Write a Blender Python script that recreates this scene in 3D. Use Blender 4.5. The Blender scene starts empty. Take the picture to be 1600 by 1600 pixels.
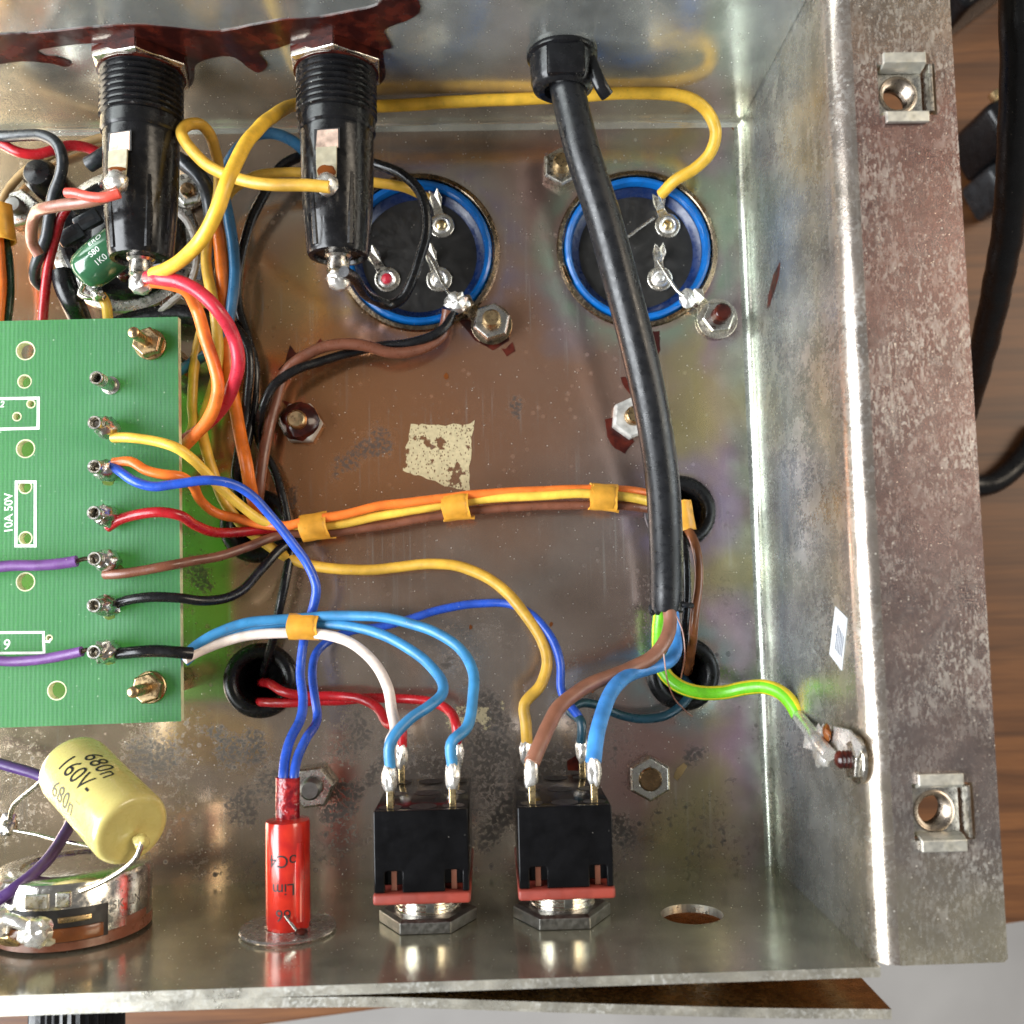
import bpy, bmesh, math, random
from mathutils import Vector, Matrix, Euler, noise
from mathutils.geometry import tessellate_polygon

random.seed(11)
S = 0.001                      # all numbers below are millimetres
sc = bpy.context.scene
COL = sc.collection
PI = math.pi

# ------------------------------------------------------------------ camera
CAM = Vector((-52.076, 52.941, 189.645))
EUL = Euler((0.0782, -0.0216, -0.0237), 'XYZ')
RM = EUL.to_matrix()
FPX = 1550.0
cd = bpy.data.cameras.new('camera')
cam = bpy.data.objects.new('camera', cd)
COL.objects.link(cam)
cam.location = CAM * S
cam.rotation_euler = EUL
cd.sensor_width = 36.0
cd.lens = 36.0 * FPX / 1600.0
cd.clip_start = 0.005
cd.clip_end = 50.0
cd.dof.use_dof = True
cd.dof.focus_distance = 0.170
cd.dof.aperture_fstop = 26.0
sc.camera = cam

# ------------------------------------------------------------------ world
w = bpy.data.worlds.new('World')
sc.world = w
w.use_nodes = True
bg = w.node_tree.nodes['Background']
bg.inputs[0].default_value = (0.74, 0.73, 0.72, 1)
bg.inputs[1].default_value = 0.25


def area(name, loc, target, sx, sy, power, col):
    l = bpy.data.lights.new(name, 'AREA')
    l.shape = 'RECTANGLE'
    l.size = sx
    l.size_y = sy
    l.energy = power
    l.color = col
    o = bpy.data.objects.new(name, l)
    COL.objects.link(o)
    o.location = Vector(loc)
    d = Vector(target) - Vector(loc)
    o.rotation_euler = d.to_track_quat('-Z', 'Y').to_euler()
    return o


area('window_light', (-0.85, -0.06, 0.50), (-0.05, 0.06, 0.0), 0.80, 0.70, 30.0, (0.92, 0.96, 1.0))
area('room_lamp', (0.80, 0.30, 0.70), (-0.05, 0.06, 0.0), 0.5, 0.5, 7.0, (1.0, 0.86, 0.68))

sc.view_settings.view_transform = 'Standard'
sc.view_settings.look = 'None'
sc.view_settings.exposure = 0.0
sc.view_settings.gamma = 1.0
sc.cycles.use_denoising = True
sc.cycles.max_bounces = 7
sc.cycles.glossy_bounces = 4
sc.cycles.diffuse_bounces = 3
sc.cycles.sample_clamp_indirect = 6.0
sc.cycles.caustics_reflective = True
sc.cycles.blur_glossy = 0.3

# ------------------------------------------------------------------ pixel -> chassis millimetres
FLOOR_D = 144.8                # depth of the chassis floor, front wall to rear wall
RIM = 50.0                     # height of the walls


def ray(u, v):
    return RM @ Vector(((u - 800) / FPX, -(v - 800) / FPX, -1.0))


def P(u, v, h=0.0):
    d = ray(u, v)
    return CAM + d * ((h - CAM.z) / d.z)


def PY(u, v, y):
    d = ray(u, v)
    return CAM + d * ((y - CAM.y) / d.y)


def PXX(u, v, x):
    d = ray(u, v)
    return CAM + d * ((x - CAM.x) / d.x)


# ------------------------------------------------------------------ materials
class NT:
    def __init__(self, name):
        self.m = bpy.data.materials.new(name)
        self.m.use_nodes = True
        self.t = self.m.node_tree
        self.b = self.t.nodes['Principled BSDF']
        self._c = None

    def n(self, typ, **kw):
        x = self.t.nodes.new(typ)
        for k, v in kw.items():
            setattr(x, k, v)
        return x

    def l(self, a, b):
        self.t.links.new(a, b)

    def pos(self):
        if self._c is None:
            tc = self.n('ShaderNodeTexCoord')
            vm = self.n('ShaderNodeVectorMath', operation='SCALE')
            vm.inputs['Scale'].default_value = 1000.0
            self.l(tc.outputs['Object'], vm.inputs[0])
            self._c = vm.outputs[0]
        return self._c

    def mapped(self, scale=(1, 1, 1), rot=(0, 0, 0), loc=(0, 0, 0)):
        mp = self.n('ShaderNodeMapping')
        mp.inputs['Scale'].default_value = scale
        mp.inputs['Rotation'].default_value = rot
        mp.inputs['Location'].default_value = loc
        self.l(self.pos(), mp.inputs['Vector'])
        return mp.outputs[0]

    def noise(self, scale, detail=3, rough=0.5, vec=None, dist=0.0):
        x = self.n('ShaderNodeTexNoise')
        x.inputs['Scale'].default_value = scale
        x.inputs['Detail'].default_value = detail
        x.inputs['Roughness'].default_value = rough
        x.inputs['Distortion'].default_value = dist
        self.l(vec or self.pos(), x.inputs['Vector'])
        return x.outputs['Fac']

    def voro(self, scale, vec=None, feature='F1'):
        x = self.n('ShaderNodeTexVoronoi', feature=feature)
        x.inputs['Scale'].default_value = scale
        self.l(vec or self.pos(), x.inputs['Vector'])
        return x

    def ramp(self, fac, stops, interp='LINEAR'):
        x = self.n('ShaderNodeValToRGB')
        x.color_ramp.interpolation = interp
        e = x.color_ramp.elements
        while len(e) > len(stops):
            e.remove(e[-1])
        while len(e) < len(stops):
            e.new(0.5)
        for i, (p, c) in enumerate(stops):
            e[i].position = p
            e[i].color = (c, c, c, 1) if isinstance(c, (int, float)) else (*c, 1)
        self.l(fac, x.inputs[0])
        return x.outputs[0]

    def mix(self, fac, a, b, blend='MIX'):
        x = self.n('ShaderNodeMix', data_type='RGBA', blend_type=blend)
        if isinstance(fac, (int, float)):
            x.inputs[0].default_value = fac
        else:
            self.l(fac, x.inputs[0])
        for s, i in ((a, 6), (b, 7)):
            if isinstance(s, tuple):
                x.inputs[i].default_value = (*s, 1)
            else:
                self.l(s, x.inputs[i])
        return x.outputs[2]

    def math(self, op, a, b=None, clamp=False):
        x = self.n('ShaderNodeMath', operation=op, use_clamp=clamp)
        for s, i in ((a, 0), (b, 1)):
            if s is None:
                continue
            if isinstance(s, (int, float)):
                x.inputs[i].default_value = s
            else:
                self.l(s, x.inputs[i])
        return x.outputs[0]

    def map(self, v, a, b, c, d):
        x = self.n('ShaderNodeMapRange')
        x.clamp = True
        for i, k in enumerate((a, b, c, d)):
            x.inputs[i + 1].default_value = k
        self.l(v, x.inputs[0])
        return x.outputs[0]

    def sep(self, vec=None):
        x = self.n('ShaderNodeSeparateXYZ')
        self.l(vec or self.pos(), x.inputs[0])
        return x.outputs

    def dist(self, c, vec=None):
        x = self.n('ShaderNodeVectorMath', operation='DISTANCE')
        self.l(vec or self.pos(), x.inputs[0])
        x.inputs[1].default_value = c
        return x.outputs['Value']

    def bump(self, h, strength=0.5, dist=0.05, prev=None):
        x = self.n('ShaderNodeBump')
        x.inputs['Strength'].default_value = strength
        x.inputs['Distance'].default_value = dist * S
        self.l(h, x.inputs['Height'])
        if prev is not None:
            self.l(prev, x.inputs['Normal'])
        return x.outputs[0]

    def set(self, **kw):
        names = dict(color='Base Color', rough='Roughness', metal='Metallic', normal='Normal', coat='Coat Weight',
                     coatr='Coat Roughness', spec='Specular IOR Level', sss='Subsurface Weight', trans='Transmission Weight',
                     ior='IOR', alpha='Alpha')
        for k, v in kw.items():
            i = self.b.inputs[names[k]]
            if isinstance(v, tuple):
                i.default_value = (*v, 1)
            elif isinstance(v, (int, float)):
                i.default_value = v
            else:
                self.l(v, i)
        return self.m


def plastic(name, col, rough=0.34, var=0.17, dirt=0.42, dirtcol=(0.10, 0.07, 0.04), coat=0.0, bump=0.02, bscale=1.2, spec=0.5):
    t = NT(name)
    a = t.noise(0.35, 4)
    c = t.mix(t.map(a, 0.35, 0.65, 0, 1), tuple(x * (1 - var) for x in col), tuple(min(1, x * (1 + var)) for x in col))
    d = t.noise(1.1, 5, 0.65)
    c = t.mix(t.map(d, 0.60, 0.78, 0, dirt), c, dirtcol)
    sp = t.voro(0.9)
    k = t.math('MULTIPLY', t.map(sp.outputs['Distance'], 0.05, 0.09, 1, 0), t.map(t.noise(0.5, 2), 0.55, 0.62, 0, 0.7))
    c = t.mix(k, c, (0.55, 0.52, 0.46))
    r = t.map(t.noise(0.8, 4), 0.3, 0.7, max(0.05, rough - 0.1), rough + 0.12)
    nm = t.bump(t.noise(bscale, 4), 0.6, bump)
    return t.set(color=c, rough=r, normal=nm, coat=coat, coatr=0.1, spec=spec)


def metal(name, col, rough=0.25, var=0.15, bump=0.02, bscale=2.0, tint=None, tfac=0.0):
    t = NT(name)
    a = t.noise(0.5, 4)
    c = t.mix(t.map(a, 0.35, 0.65, 0, 1), tuple(x * (1 - var) for x in col), tuple(min(1, x * (1 + var)) for x in col))
    if tint:
        c = t.mix(t.map(t.noise(0.4, 4), 0.5, 0.7, 0, tfac), c, tint)
    r = t.map(t.noise(1.5, 4), 0.3, 0.7, max(0.04, rough - 0.1), rough + 0.12)
    nm = t.bump(t.noise(bscale, 3), 0.4, bump)
    return t.set(color=c, rough=r, metal=1.0, normal=nm)


def zinc(name, axis, lo, hi, stops, warp=0.16, rough=0.17, met=0.86, film=0.0, filmscale=0.12, specks=1.0, dark=0.0,
         rings=(), blot=0.25, grainbump=0.012, streak=None, stains=(), spots=()):
    """yellow passivated zinc plate: interference colours across the sheet, grain, pale dust specks, dark rust spots"""
    t = NT(name)
    s = t.sep()
    x = t.map(s[axis], lo, hi, 0, 1)
    n1 = t.noise(0.035, 4, 0.55, dist=0.6)
    f = t.math('ADD', x, t.math('MULTIPLY', t.math('SUBTRACT', n1, 0.5), warp * 2.4))
    c = t.ramp(f, stops)
    b = t.noise(0.11, 5, 0.6)
    c = t.mix(1.0, c, t.ramp(b, [(0.25, 1 - blot), (0.5, 1.0), (0.75, 1 + blot * 0.7)]), 'MULTIPLY')
    if spots or stains:
        nz = t.n('ShaderNodeTexNoise')
        nz.inputs['Scale'].default_value = 0.05
        nz.inputs['Detail'].default_value = 4
        t.l(t.pos(), nz.inputs['Vector'])
        wv = t.n('ShaderNodeVectorMath', operation='MULTIPLY_ADD')
        t.l(nz.outputs['Color'], wv.inputs[0])
        wv.inputs[1].default_value = (26, 26, 0)
        t.l(t.pos(), wv.inputs[2])
        ws = t.n('ShaderNodeVectorMath', operation='SUBTRACT')
        t.l(wv.outputs[0], ws.inputs[0])
        ws.inputs[1].default_value = (13, 13, 0)
    for (cx, cy, r0, col, kk) in spots:
        d = t.dist((cx, cy, 0), ws.outputs[0])
        c = t.mix(t.math('MULTIPLY', t.map(d, r0 * 0.35, r0, 1, 0), kk), c, col)
    for (cx, cy, r0, col) in rings:
        d = t.dist((cx, cy, 0))
        k = t.math('MULTIPLY', t.map(d, r0, r0 + 1.4, 0, 1), t.map(d, r0 + 1.6, r0 + 6.0, 1, 0))
        k = t.math('MULTIPLY', k, t.map(t.noise(0.2, 3), 0.35, 0.6, 0.15, 0.85))
        c = t.mix(k, c, col)
    g = t.noise(5.0, 3, 0.6)
    c = t.mix(1.0, c, t.ramp(g, [(0.3, 0.84), (0.7, 1.14)]), 'MULTIPLY')
    rr = t.map(t.noise(0.25, 4), 0.3, 0.7, rough * 0.75, rough * 1.45)
    mm = met
    if film > 0:
        vec = t.mapped(*streak) if streak else None
        coarse = t.map(t.noise(filmscale, 4, 0.6), 0.36, 0.62, 0.12, 1.0)
        fleck = t.map(t.noise(1.5, 4, 0.62, vec=vec), 0.50, 0.62, 0, 1)
        fleck2 = t.map(t.noise(0.55, 5, 0.7, vec=vec), 0.50, 0.66, 0, 0.8)
        fk = t.math('MULTIPLY', t.math('MULTIPLY', coarse, t.math('MAXIMUM', fleck, fleck2)), film)
        c = t.mix(fk, c, (0.66, 0.67, 0.65))
        rr = t.math('ADD', rr, t.math('MULTIPLY', fk, 0.32))
    if specks > 0:
        v1 = t.voro(0.95)
        k = t.math('MULTIPLY', t.map(v1.outputs['Distance'], 0.07, 0.14, 1, 0),
                   t.map(t.noise(0.45, 2), 0.44, 0.58, 0, 0.8 * min(1, specks)))
        c = t.mix(k, c, (0.85, 0.82, 0.74))
        v2 = t.voro(1.9)
        k2 = t.math('MULTIPLY', t.map(v2.outputs['Distance'], 0.10, 0.17, 1, 0),
                    t.map(t.noise(0.8, 2), 0.42, 0.60, 0, 0.55 * specks))
        c = t.mix(k2, c, (0.80, 0.78, 0.70))
        rr = t.math('ADD', rr, t.math('MULTIPLY', k, 0.4))
    stn = t.noise(1.25, 6, 0.75) if stains else None
    for (rz_, ml) in ((0.5, 0.3), (-0.9, 0.25), (1.45, 0.22)):
        sv = t.mapped((1.6, 0.035, 0.5), rot=(0, 0, rz_))
        ks = t.math('MULTIPLY', t.map(t.noise(1.0, 1, 0.4, vec=sv), 0.675, 0.70, 0, ml), t.map(t.noise(0.06, 2), 0.45, 0.6, 0, 1))
        c = t.mix(ks, c, (0.75, 0.72, 0.66))
    if dark > 0:
        v3 = t.voro(0.36, vec=t.mapped((1, 1, 1), loc=(3.3, 1.7, 0)))
        k3 = t.math('MULTIPLY', t.map(v3.outputs['Distance'], 0.10, 0.20, 1, 0), t.math('MULTIPLY', t.map(t.noise(0.07, 3), 0.44, 0.56, 0, dark), t.map(s[1], 75, 20, 0.45, 1)))
        c = t.mix(k3, c, (0.035, 0.03, 0.027))
        v4 = t.noise(0.9, 6, 0.75)
        k4 = t.math('MULTIPLY', t.map(v4, 0.53, 0.62, 0, dark), t.math('MULTIPLY', t.map(t.noise(0.075, 2), 0.50, 0.60, 0, 1), t.map(s[1], 75, 22, 0.12, 1)))
        c = t.mix(k4, c, (0.06, 0.055, 0.05))
        mk = t.math('MAXIMUM', k3, k4)
        rr = t.math('ADD', rr, t.math('MULTIPLY', mk, 0.4))
        mm = t.math('SUBTRACT', met, t.math('MULTIPLY', mk, met * 0.9))
    for (cx, cy, r0) in stains:
        kq = t.math('MULTIPLY', t.map(t.dist((cx, cy, 0), ws.outputs[0]), r0 * 0.2, r0 * 1.15, 1, 0), t.map(stn, 0.42, 0.58, 0, 1))
        kq = t.map(kq, 0.12, 0.45, 0, 0.9)
        c = t.mix(kq, c, (0.055, 0.05, 0.045))
        rr = t.math('ADD', rr, t.math('MULTIPLY', kq, 0.35))
        mm = t.math('SUBTRACT', mm, t.math('MULTIPLY', kq, 0.5), True)
    nm = t.bump(g, 0.7, grainbump)
    nm = t.bump(t.noise(0.09, 2), 0.5, 0.12, nm)
    return t.set(color=c, rough=rr, metal=mm, normal=nm)


MAT = {}
W = lambda k, c, **kw: MAT.__setitem__(k, plastic('plastic_' + k, c, **kw))
W('yellow', (0.80, 0.47, 0.045), rough=0.36)
W('yellow_pale', (0.82, 0.52, 0.07), rough=0.36)
W('yellow_old', (0.62, 0.36, 0.045), rough=0.4)
W('orange', (0.83, 0.19, 0.03))
W('orange_dark', (0.66, 0.15, 0.012))
W('red', (0.42, 0.012, 0.018), rough=0.25)
W('crimson', (0.60, 0.03, 0.055), rough=0.3)
W('salmon', (0.78, 0.10, 0.07), rough=0.3)
W('blue', (0.022, 0.085, 0.50), rough=0.3)
W('lightblue', (0.042, 0.215, 0.44), rough=0.35)
W('steelblue', (0.03, 0.14, 0.28), rough=0.33)
W('skyblue', (0.055, 0.26, 0.66), rough=0.36)
W('teal', (0.012, 0.055, 0.085), rough=0.3)
W('white', (0.78, 0.66, 0.58), rough=0.35, dirt=0.15)
W('brown', (0.17, 0.062, 0.035), rough=0.32)
W('brown_gloss', (0.20, 0.068, 0.024), rough=0.16)
W('brown_core', (0.27, 0.115, 0.07), rough=0.4)
W('pinkbrown', (0.30, 0.125, 0.085), rough=0.3)
W('black', (0.008, 0.008, 0.009), rough=0.25, var=0.3, dirt=0.2, spec=0.4)
W('greyblack', (0.028, 0.032, 0.036), rough=0.3, var=0.3)
W('jacket', (0.010, 0.0105, 0.012), rough=0.30, var=0.25, bump=0.03, bscale=4.0, dirt=0.08, spec=0.42)
W('purple', (0.16, 0.065, 0.24), rough=0.38)
W('violet', (0.085, 0.04, 0.17), rough=0.36)
W('darkgreen', (0.008, 0.035, 0.018), rough=0.25)
W('earthgreen', (0.16, 0.56, 0.018), rough=0.3)
W('earthyellow', (0.80, 0.62, 0.03), rough=0.3)
W('tan', (0.34, 0.22, 0.09), rough=0.5, dirt=0.7)
W('tie', (0.72, 0.34, 0.035), rough=0.42, dirt=0.5, dirtcol=(0.30, 0.11, 0.015), bump=0.05)
W('bakelite', (0.008, 0.008, 0.009), rough=0.22, var=0.3, dirt=0.05, spec=0.35)
W('rubber', (0.007, 0.007, 0.0075), rough=0.28, var=0.3, dirt=0.06, spec=0.35)
W('switchblack', (0.004, 0.004, 0.0045), rough=0.12, var=0.3, dirt=0.02, spec=0.22)
W('switchred', (0.28, 0.045, 0.03), rough=0.5, dirt=0.3)
W('capfilm', (0.60, 0.51, 0.17), rough=0.28, var=0.05, dirt=0.08, coat=0.3, dirtcol=(0.5, 0.3, 0.05))
W('greencap', (0.032, 0.125, 0.055), rough=0.14, coat=0.6, dirt=0.1)
W('capblue', (0.004, 0.12, 0.42), rough=0.16, dirt=0.08)
W('capnavy', (0.003, 0.016, 0.075), rough=0.28, dirt=0.1)
W('capbase', (0.014, 0.013, 0.012), rough=0.45, var=0.4, dirt=0.5, dirtcol=(0.05, 0.045, 0.035))
t = NT('clear_plastic')
MAT['washer_clear'] = t.set(color=(0.82, 0.80, 0.76), rough=t.map(t.noise(0.8, 3), 0.35, 0.65, 0.08, 0.3), trans=0.92, ior=1.45)
W('ink', (0.012, 0.011, 0.012), rough=0.5)
W('inkgrey', (0.10, 0.095, 0.06), rough=0.5)
W('palegrey', (0.13, 0.14, 0.18), rough=0.5)
W('silk', (0.80, 0.83, 0.78), rough=0.55, dirt=0.1)
W('engrave', (0.16, 0.15, 0.14), rough=0.5)
W('paper', (0.50, 0.52, 0.53), rough=0.6, dirt=0.05)
W('flux', (0.16, 0.045, 0.008), rough=0.12)
W('flux_olive', (0.10, 0.15, 0.03), rough=0.15)
W('paste', (0.40, 0.39, 0.36), rough=0.5, bump=0.25, bscale=1.3, var=0.35, dirt=0.6, dirtcol=(0.05, 0.02, 0.015))
W('bristle', (0.30, 0.28, 0.26), rough=0.8)
W('greyplastic', (0.10, 0.10, 0.10), rough=0.4)
MAT['solder'] = metal('solder', (0.80, 0.78, 0.74), 0.30, 0.15, 0.14, 0.9, (0.42, 0.34, 0.24), 0.35)
MAT['solder'].node_tree.nodes['Principled BSDF'].inputs['Metallic'].default_value = 0.82
MAT['solder_dull'] = metal('solder_dull', (0.66, 0.63, 0.58), 0.26, 0.2, 0.06, 0.9, (0.30, 0.19, 0.09), 0.45)
MAT['solder_bright'] = metal('solder_bright', (0.80, 0.78, 0.74), 0.28, 0.10, 0.06, 0.7, (0.40, 0.28, 0.14), 0.45)
MAT['solder_bright'].node_tree.nodes['Principled BSDF'].inputs['Metallic'].default_value = 0.75
MAT['tinned'] = metal('tinned', (0.74, 0.70, 0.62), 0.24, 0.15, 0.02, 1.0, (0.45, 0.30, 0.12), 0.25)
MAT['tab'] = metal('cream_tab', (0.62, 0.57, 0.42), 0.42, 0.12, 0.02, 1.0, (0.30, 0.22, 0.10), 0.3)
MAT['tab'].node_tree.nodes['Principled BSDF'].inputs['Metallic'].default_value = 0.45
MAT['contact'] = metal('worn_contact', (0.62, 0.45, 0.36), 0.4, 0.3, 0.05, 1.2, (0.05, 0.04, 0.03), 0.9)
MAT['contact'].node_tree.nodes['Principled BSDF'].inputs['Metallic'].default_value = 0.5
MAT['brass'] = metal('brass', (0.60, 0.43, 0.23), 0.30, 0.1, 0.005, 1.0, (0.32, 0.20, 0.10), 0.35)
MAT['gold'] = metal('gold_plate', (0.78, 0.60, 0.32), 0.25, 0.15)
MAT['steel'] = metal('steel', (0.60, 0.58, 0.53), 0.28, 0.12, 0.006, 1.5, (0.45, 0.36, 0.22), 0.3)
MAT['zinc_tab'] = metal('zinc_tab', (0.66, 0.65, 0.58), 0.40, 0.15, 0.02, 1.5, (0.5, 0.42, 0.2), 0.3)
MAT['zinc_tab'].node_tree.nodes['Principled BSDF'].inputs['Metallic'].default_value = 0.8
MAT['nickel'] = metal('nickel', (0.72, 0.69, 0.63), 0.18, 0.1)
MAT['darksteel'] = metal('darksteel', (0.24, 0.235, 0.22), 0.42, 0.2, 0.03, 4)
MAT['bronze'] = metal('bronze', (0.30, 0.19, 0.10), 0.22, 0.25)
MAT['gunmetal'] = metal('clamp', (0.22, 0.17, 0.12), 0.22, 0.3, 0.02, 1, (0.4, 0.3, 0.15), 0.5)
MAT['thread_steel'] = metal('thread_steel', (0.36, 0.30, 0.24), 0.3, 0.15, 0.006, 1.5)
MAT['copper'] = metal('copper', (0.70, 0.38, 0.25), 0.3)

t = NT('lacquer')
nl = t.noise(0.35, 4)
MAT['lacquer'] = t.set(color=t.mix(t.map(nl, 0.4, 0.65, 0, 1), (0.028, 0.006, 0.005), (0.095, 0.016, 0.009)), rough=0.2,
                       normal=t.bump(t.noise(0.5, 3), 0.4, 0.15), coat=0.1, coatr=0.1, spec=0.35)

t = NT('red_lamp_plastic')
MAT['lampred'] = t.set(color=t.mix(t.map(t.noise(0.3, 3), 0.4, 0.6, 0, 1), (0.48, 0.018, 0.014), (0.62, 0.032, 0.016)), rough=0.2, coat=0.5,
                       coatr=0.08, sss=0.0, normal=t.bump(t.noise(0.3, 3), 0.3, 0.05))
t = NT('red_sleeve')
MAT['sleeve'] = t.set(color=t.mix(t.map(t.noise(0.9, 3), 0.4, 0.6, 0, 1), (0.16, 0.006, 0.012), (0.40, 0.02, 0.022)), rough=0.18,
                      normal=t.bump(t.noise(0.7, 3), 0.8, 0.6), coat=0.3)

# dried adhesive left by a torn-off foam pad
def residue(name, col, thr):
    t = NT(name)
    v = t.voro(1.0, vec=t.mapped((2.6, 1.25, 1), rot=(0, 0, 0.1)))
    wv = t.noise(0.30, 4, 0.6)
    hole = t.math('MULTIPLY', t.map(v.outputs['Distance'], 0.17, 0.30, 0, 1), 1.0)
    keep = t.math('MULTIPLY', hole, t.map(wv, thr - 0.02, thr + 0.02, 0, 1))
    c = t.mix(t.map(t.noise(1.2, 3), 0.35, 0.65, 0, 1), col, tuple(x * 1.25 for x in col))
    return t.set(color=c, rough=0.7, alpha=keep, normal=t.bump(t.noise(2, 3), 0.6, 0.05))


MAT['residue'] = residue('adhesive_residue', (0.42, 0.35, 0.20), 0.42)
MAT['residue_faint'] = residue('adhesive_residue_worn', (0.40, 0.34, 0.21), 0.50)

# plated sheet surfaces
gpx = lambda u, v: (P(u, v).x, P(u, v).y)
RING = [(*gpx(1062, 800), 6.6, (0.44, 0.36, 0.50)), (*gpx(1067, 1052), 6.6, (0.34, 0.46, 0.46)),
        (*gpx(997, 390), 15.9, (0.40, 0.52, 0.38)), (*gpx(657, 395), 15.9, (0.40, 0.32, 0.38))]
STAINS = [(*gpx(u, v), r) for u, v, r in ((558, 1222, 4.0), (440, 1212, 5.0), (400, 1160, 4.0), (595, 1190, 3.5), (745, 1185, 6.0), (775, 1255, 5.5), (228, 1165, 5.5), (352, 1160, 4.5),
                                         (562, 682, 4.0), (300, 880, 3.5), (535, 1268, 3.5), (968, 1290, 4.5), (1088, 1195, 3.5), (330, 1125, 4.0), (700, 1010, 3.0), (540, 1140, 4.5), (478, 742, 3.0),
                                         (800, 640, 2.5), (620, 1150, 5.0), (780, 1130, 5.0), (395, 1250, 4.0))]
COPPER = [(*gpx(u, v), r, col, k) for u, v, r, col, k in ((570, 650, 43, (0.58, 0.26, 0.11), 0.95), (430, 480, 22, (0.56, 0.29, 0.11), 0.7), (40, 430, 17, (0.74, 0.34, 0.15), 0.9),
          (800, 600, 34, (0.48, 0.24, 0.14), 0.7), (940, 950, 20, (0.40, 0.25, 0.18), 0.4), (1010, 1190, 13, (0.48, 0.25, 0.21), 0.55), (880, 300, 14, (0.52, 0.20, 0.15), 0.4),
          (1095, 640, 13, (0.56, 0.46, 0.20), 0.65), (1135, 880, 13, (0.52, 0.46, 0.20), 0.7), (1125, 1175, 9, (0.44, 0.26, 0.36), 0.45), (1135, 330, 9, (0.44, 0.52, 0.32), 0.7), (1125, 470, 8, (0.52, 0.34, 0.40), 0.6), (1105, 760, 8, (0.46, 0.35, 0.48), 0.5), (1160, 1010, 8, (0.50, 0.35, 0.44), 0.6), (960, 245, 9, (0.42, 0.48, 0.34), 0.5), (1100, 1290, 12, (0.46, 0.38, 0.20), 0.6), (870, 480, 9, (0.36, 0.34, 0.42), 0.5), (500, 440, 12, (0.56, 0.42, 0.18), 0.6), (360, 920, 16, (0.62, 0.36, 0.17), 0.7), (90, 240, 22, (0.72, 0.56, 0.36), 0.7))]
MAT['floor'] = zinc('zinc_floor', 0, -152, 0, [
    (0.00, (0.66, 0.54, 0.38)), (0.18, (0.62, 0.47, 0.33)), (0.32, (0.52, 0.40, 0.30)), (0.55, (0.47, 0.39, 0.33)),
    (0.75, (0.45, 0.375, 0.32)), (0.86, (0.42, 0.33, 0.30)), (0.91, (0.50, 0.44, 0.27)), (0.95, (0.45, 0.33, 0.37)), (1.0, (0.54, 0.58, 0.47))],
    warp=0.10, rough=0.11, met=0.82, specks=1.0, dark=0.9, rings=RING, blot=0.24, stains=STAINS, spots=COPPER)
MAT['rear'] = zinc('zinc_rear_wall', 2, 0, 50, [
    (0.0, (0.64, 0.62, 0.52)), (0.1, (0.56, 0.51, 0.41)), (0.3, (0.58, 0.54, 0.45)), (0.5, (0.60, 0.62, 0.56)),
    (0.7, (0.66, 0.69, 0.66)), (1.0, (0.62, 0.64, 0.60))], warp=0.25, rough=0.16, met=0.74, specks=1.0, blot=0.28)
MAT['side'] = zinc('zinc_side_wall', 2, 0, 50, [
    (0.0, (0.56, 0.60, 0.52)), (0.12, (0.42, 0.42, 0.37)), (0.3, (0.38, 0.43, 0.46)), (0.5, (0.50, 0.52, 0.51)), (0.65, (0.44, 0.44, 0.41)),
    (0.85, (0.42, 0.37, 0.28)), (1.0, (0.40, 0.34, 0.29))], warp=0.25, rough=0.22, met=0.84, film=0.45, filmscale=0.05, specks=1.2, blot=0.45, streak=((1, 0.9, 0.7), (0.35, 0, 0)),
    grainbump=0.03)
MAT['front'] = zinc('zinc_front_wall', 2, 0, 50, [
    (0.0, (0.50, 0.49, 0.35)), (0.4, (0.47, 0.47, 0.35)), (0.75, (0.54, 0.54, 0.43)), (1.0, (0.58, 0.57, 0.48))],
    warp=0.3, rough=0.13, met=0.78, specks=1.2, blot=0.40)
MAT['flange'] = zinc('zinc_flange', 1, 0, 145, [  # brown middle tones put the dark ceiling's reflection into the colour
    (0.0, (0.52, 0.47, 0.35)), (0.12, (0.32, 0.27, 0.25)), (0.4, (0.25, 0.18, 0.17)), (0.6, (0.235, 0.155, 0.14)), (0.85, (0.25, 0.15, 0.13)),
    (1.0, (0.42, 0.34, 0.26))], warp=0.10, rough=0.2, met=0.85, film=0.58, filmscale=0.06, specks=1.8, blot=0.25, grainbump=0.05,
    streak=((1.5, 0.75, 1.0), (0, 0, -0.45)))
MAT['edge'] = zinc('zinc_cut_edge', 0, -150, 0, [(0, (0.60, 0.57, 0.48)), (1, (0.58, 0.55, 0.46))], rough=0.3, met=0.8, film=0.6, specks=1.4,
                   blot=0.5, grainbump=0.05)

# printed circuit board
t = NT('board_green')
s = t.sep()
wob = t.noise(0.35, 3)
xx = t.math('ADD', t.math('MULTIPLY', s[0], 8.4), t.math('MULTIPLY', wob, 1.1))
st = t.math('ADD', t.math('MULTIPLY', t.math('SINE', xx), 0.5), 0.5)
yy = t.math('ADD', t.math('MULTIPLY', t.math('SINE', t.math('MULTIPLY', s[1], 13.0)), 0.5), 0.5)
c = t.mix(t.math('MULTIPLY', st, t.map(t.noise(0.06, 2), 0.35, 0.65, 0.25, 1.0)), (0.080, 0.195, 0.125), (0.160, 0.315, 0.225))
c = t.mix(t.math('MULTIPLY', yy, 0.16), c, (0.23, 0.44, 0.31))
c = t.mix(t.map(t.noise(0.09, 4), 0.4, 0.68, 0, 0.45), c, (0.07, 0.22, 0.115))
BPX = lambda u, v: tuple(P(u, v, 17.6))
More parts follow.
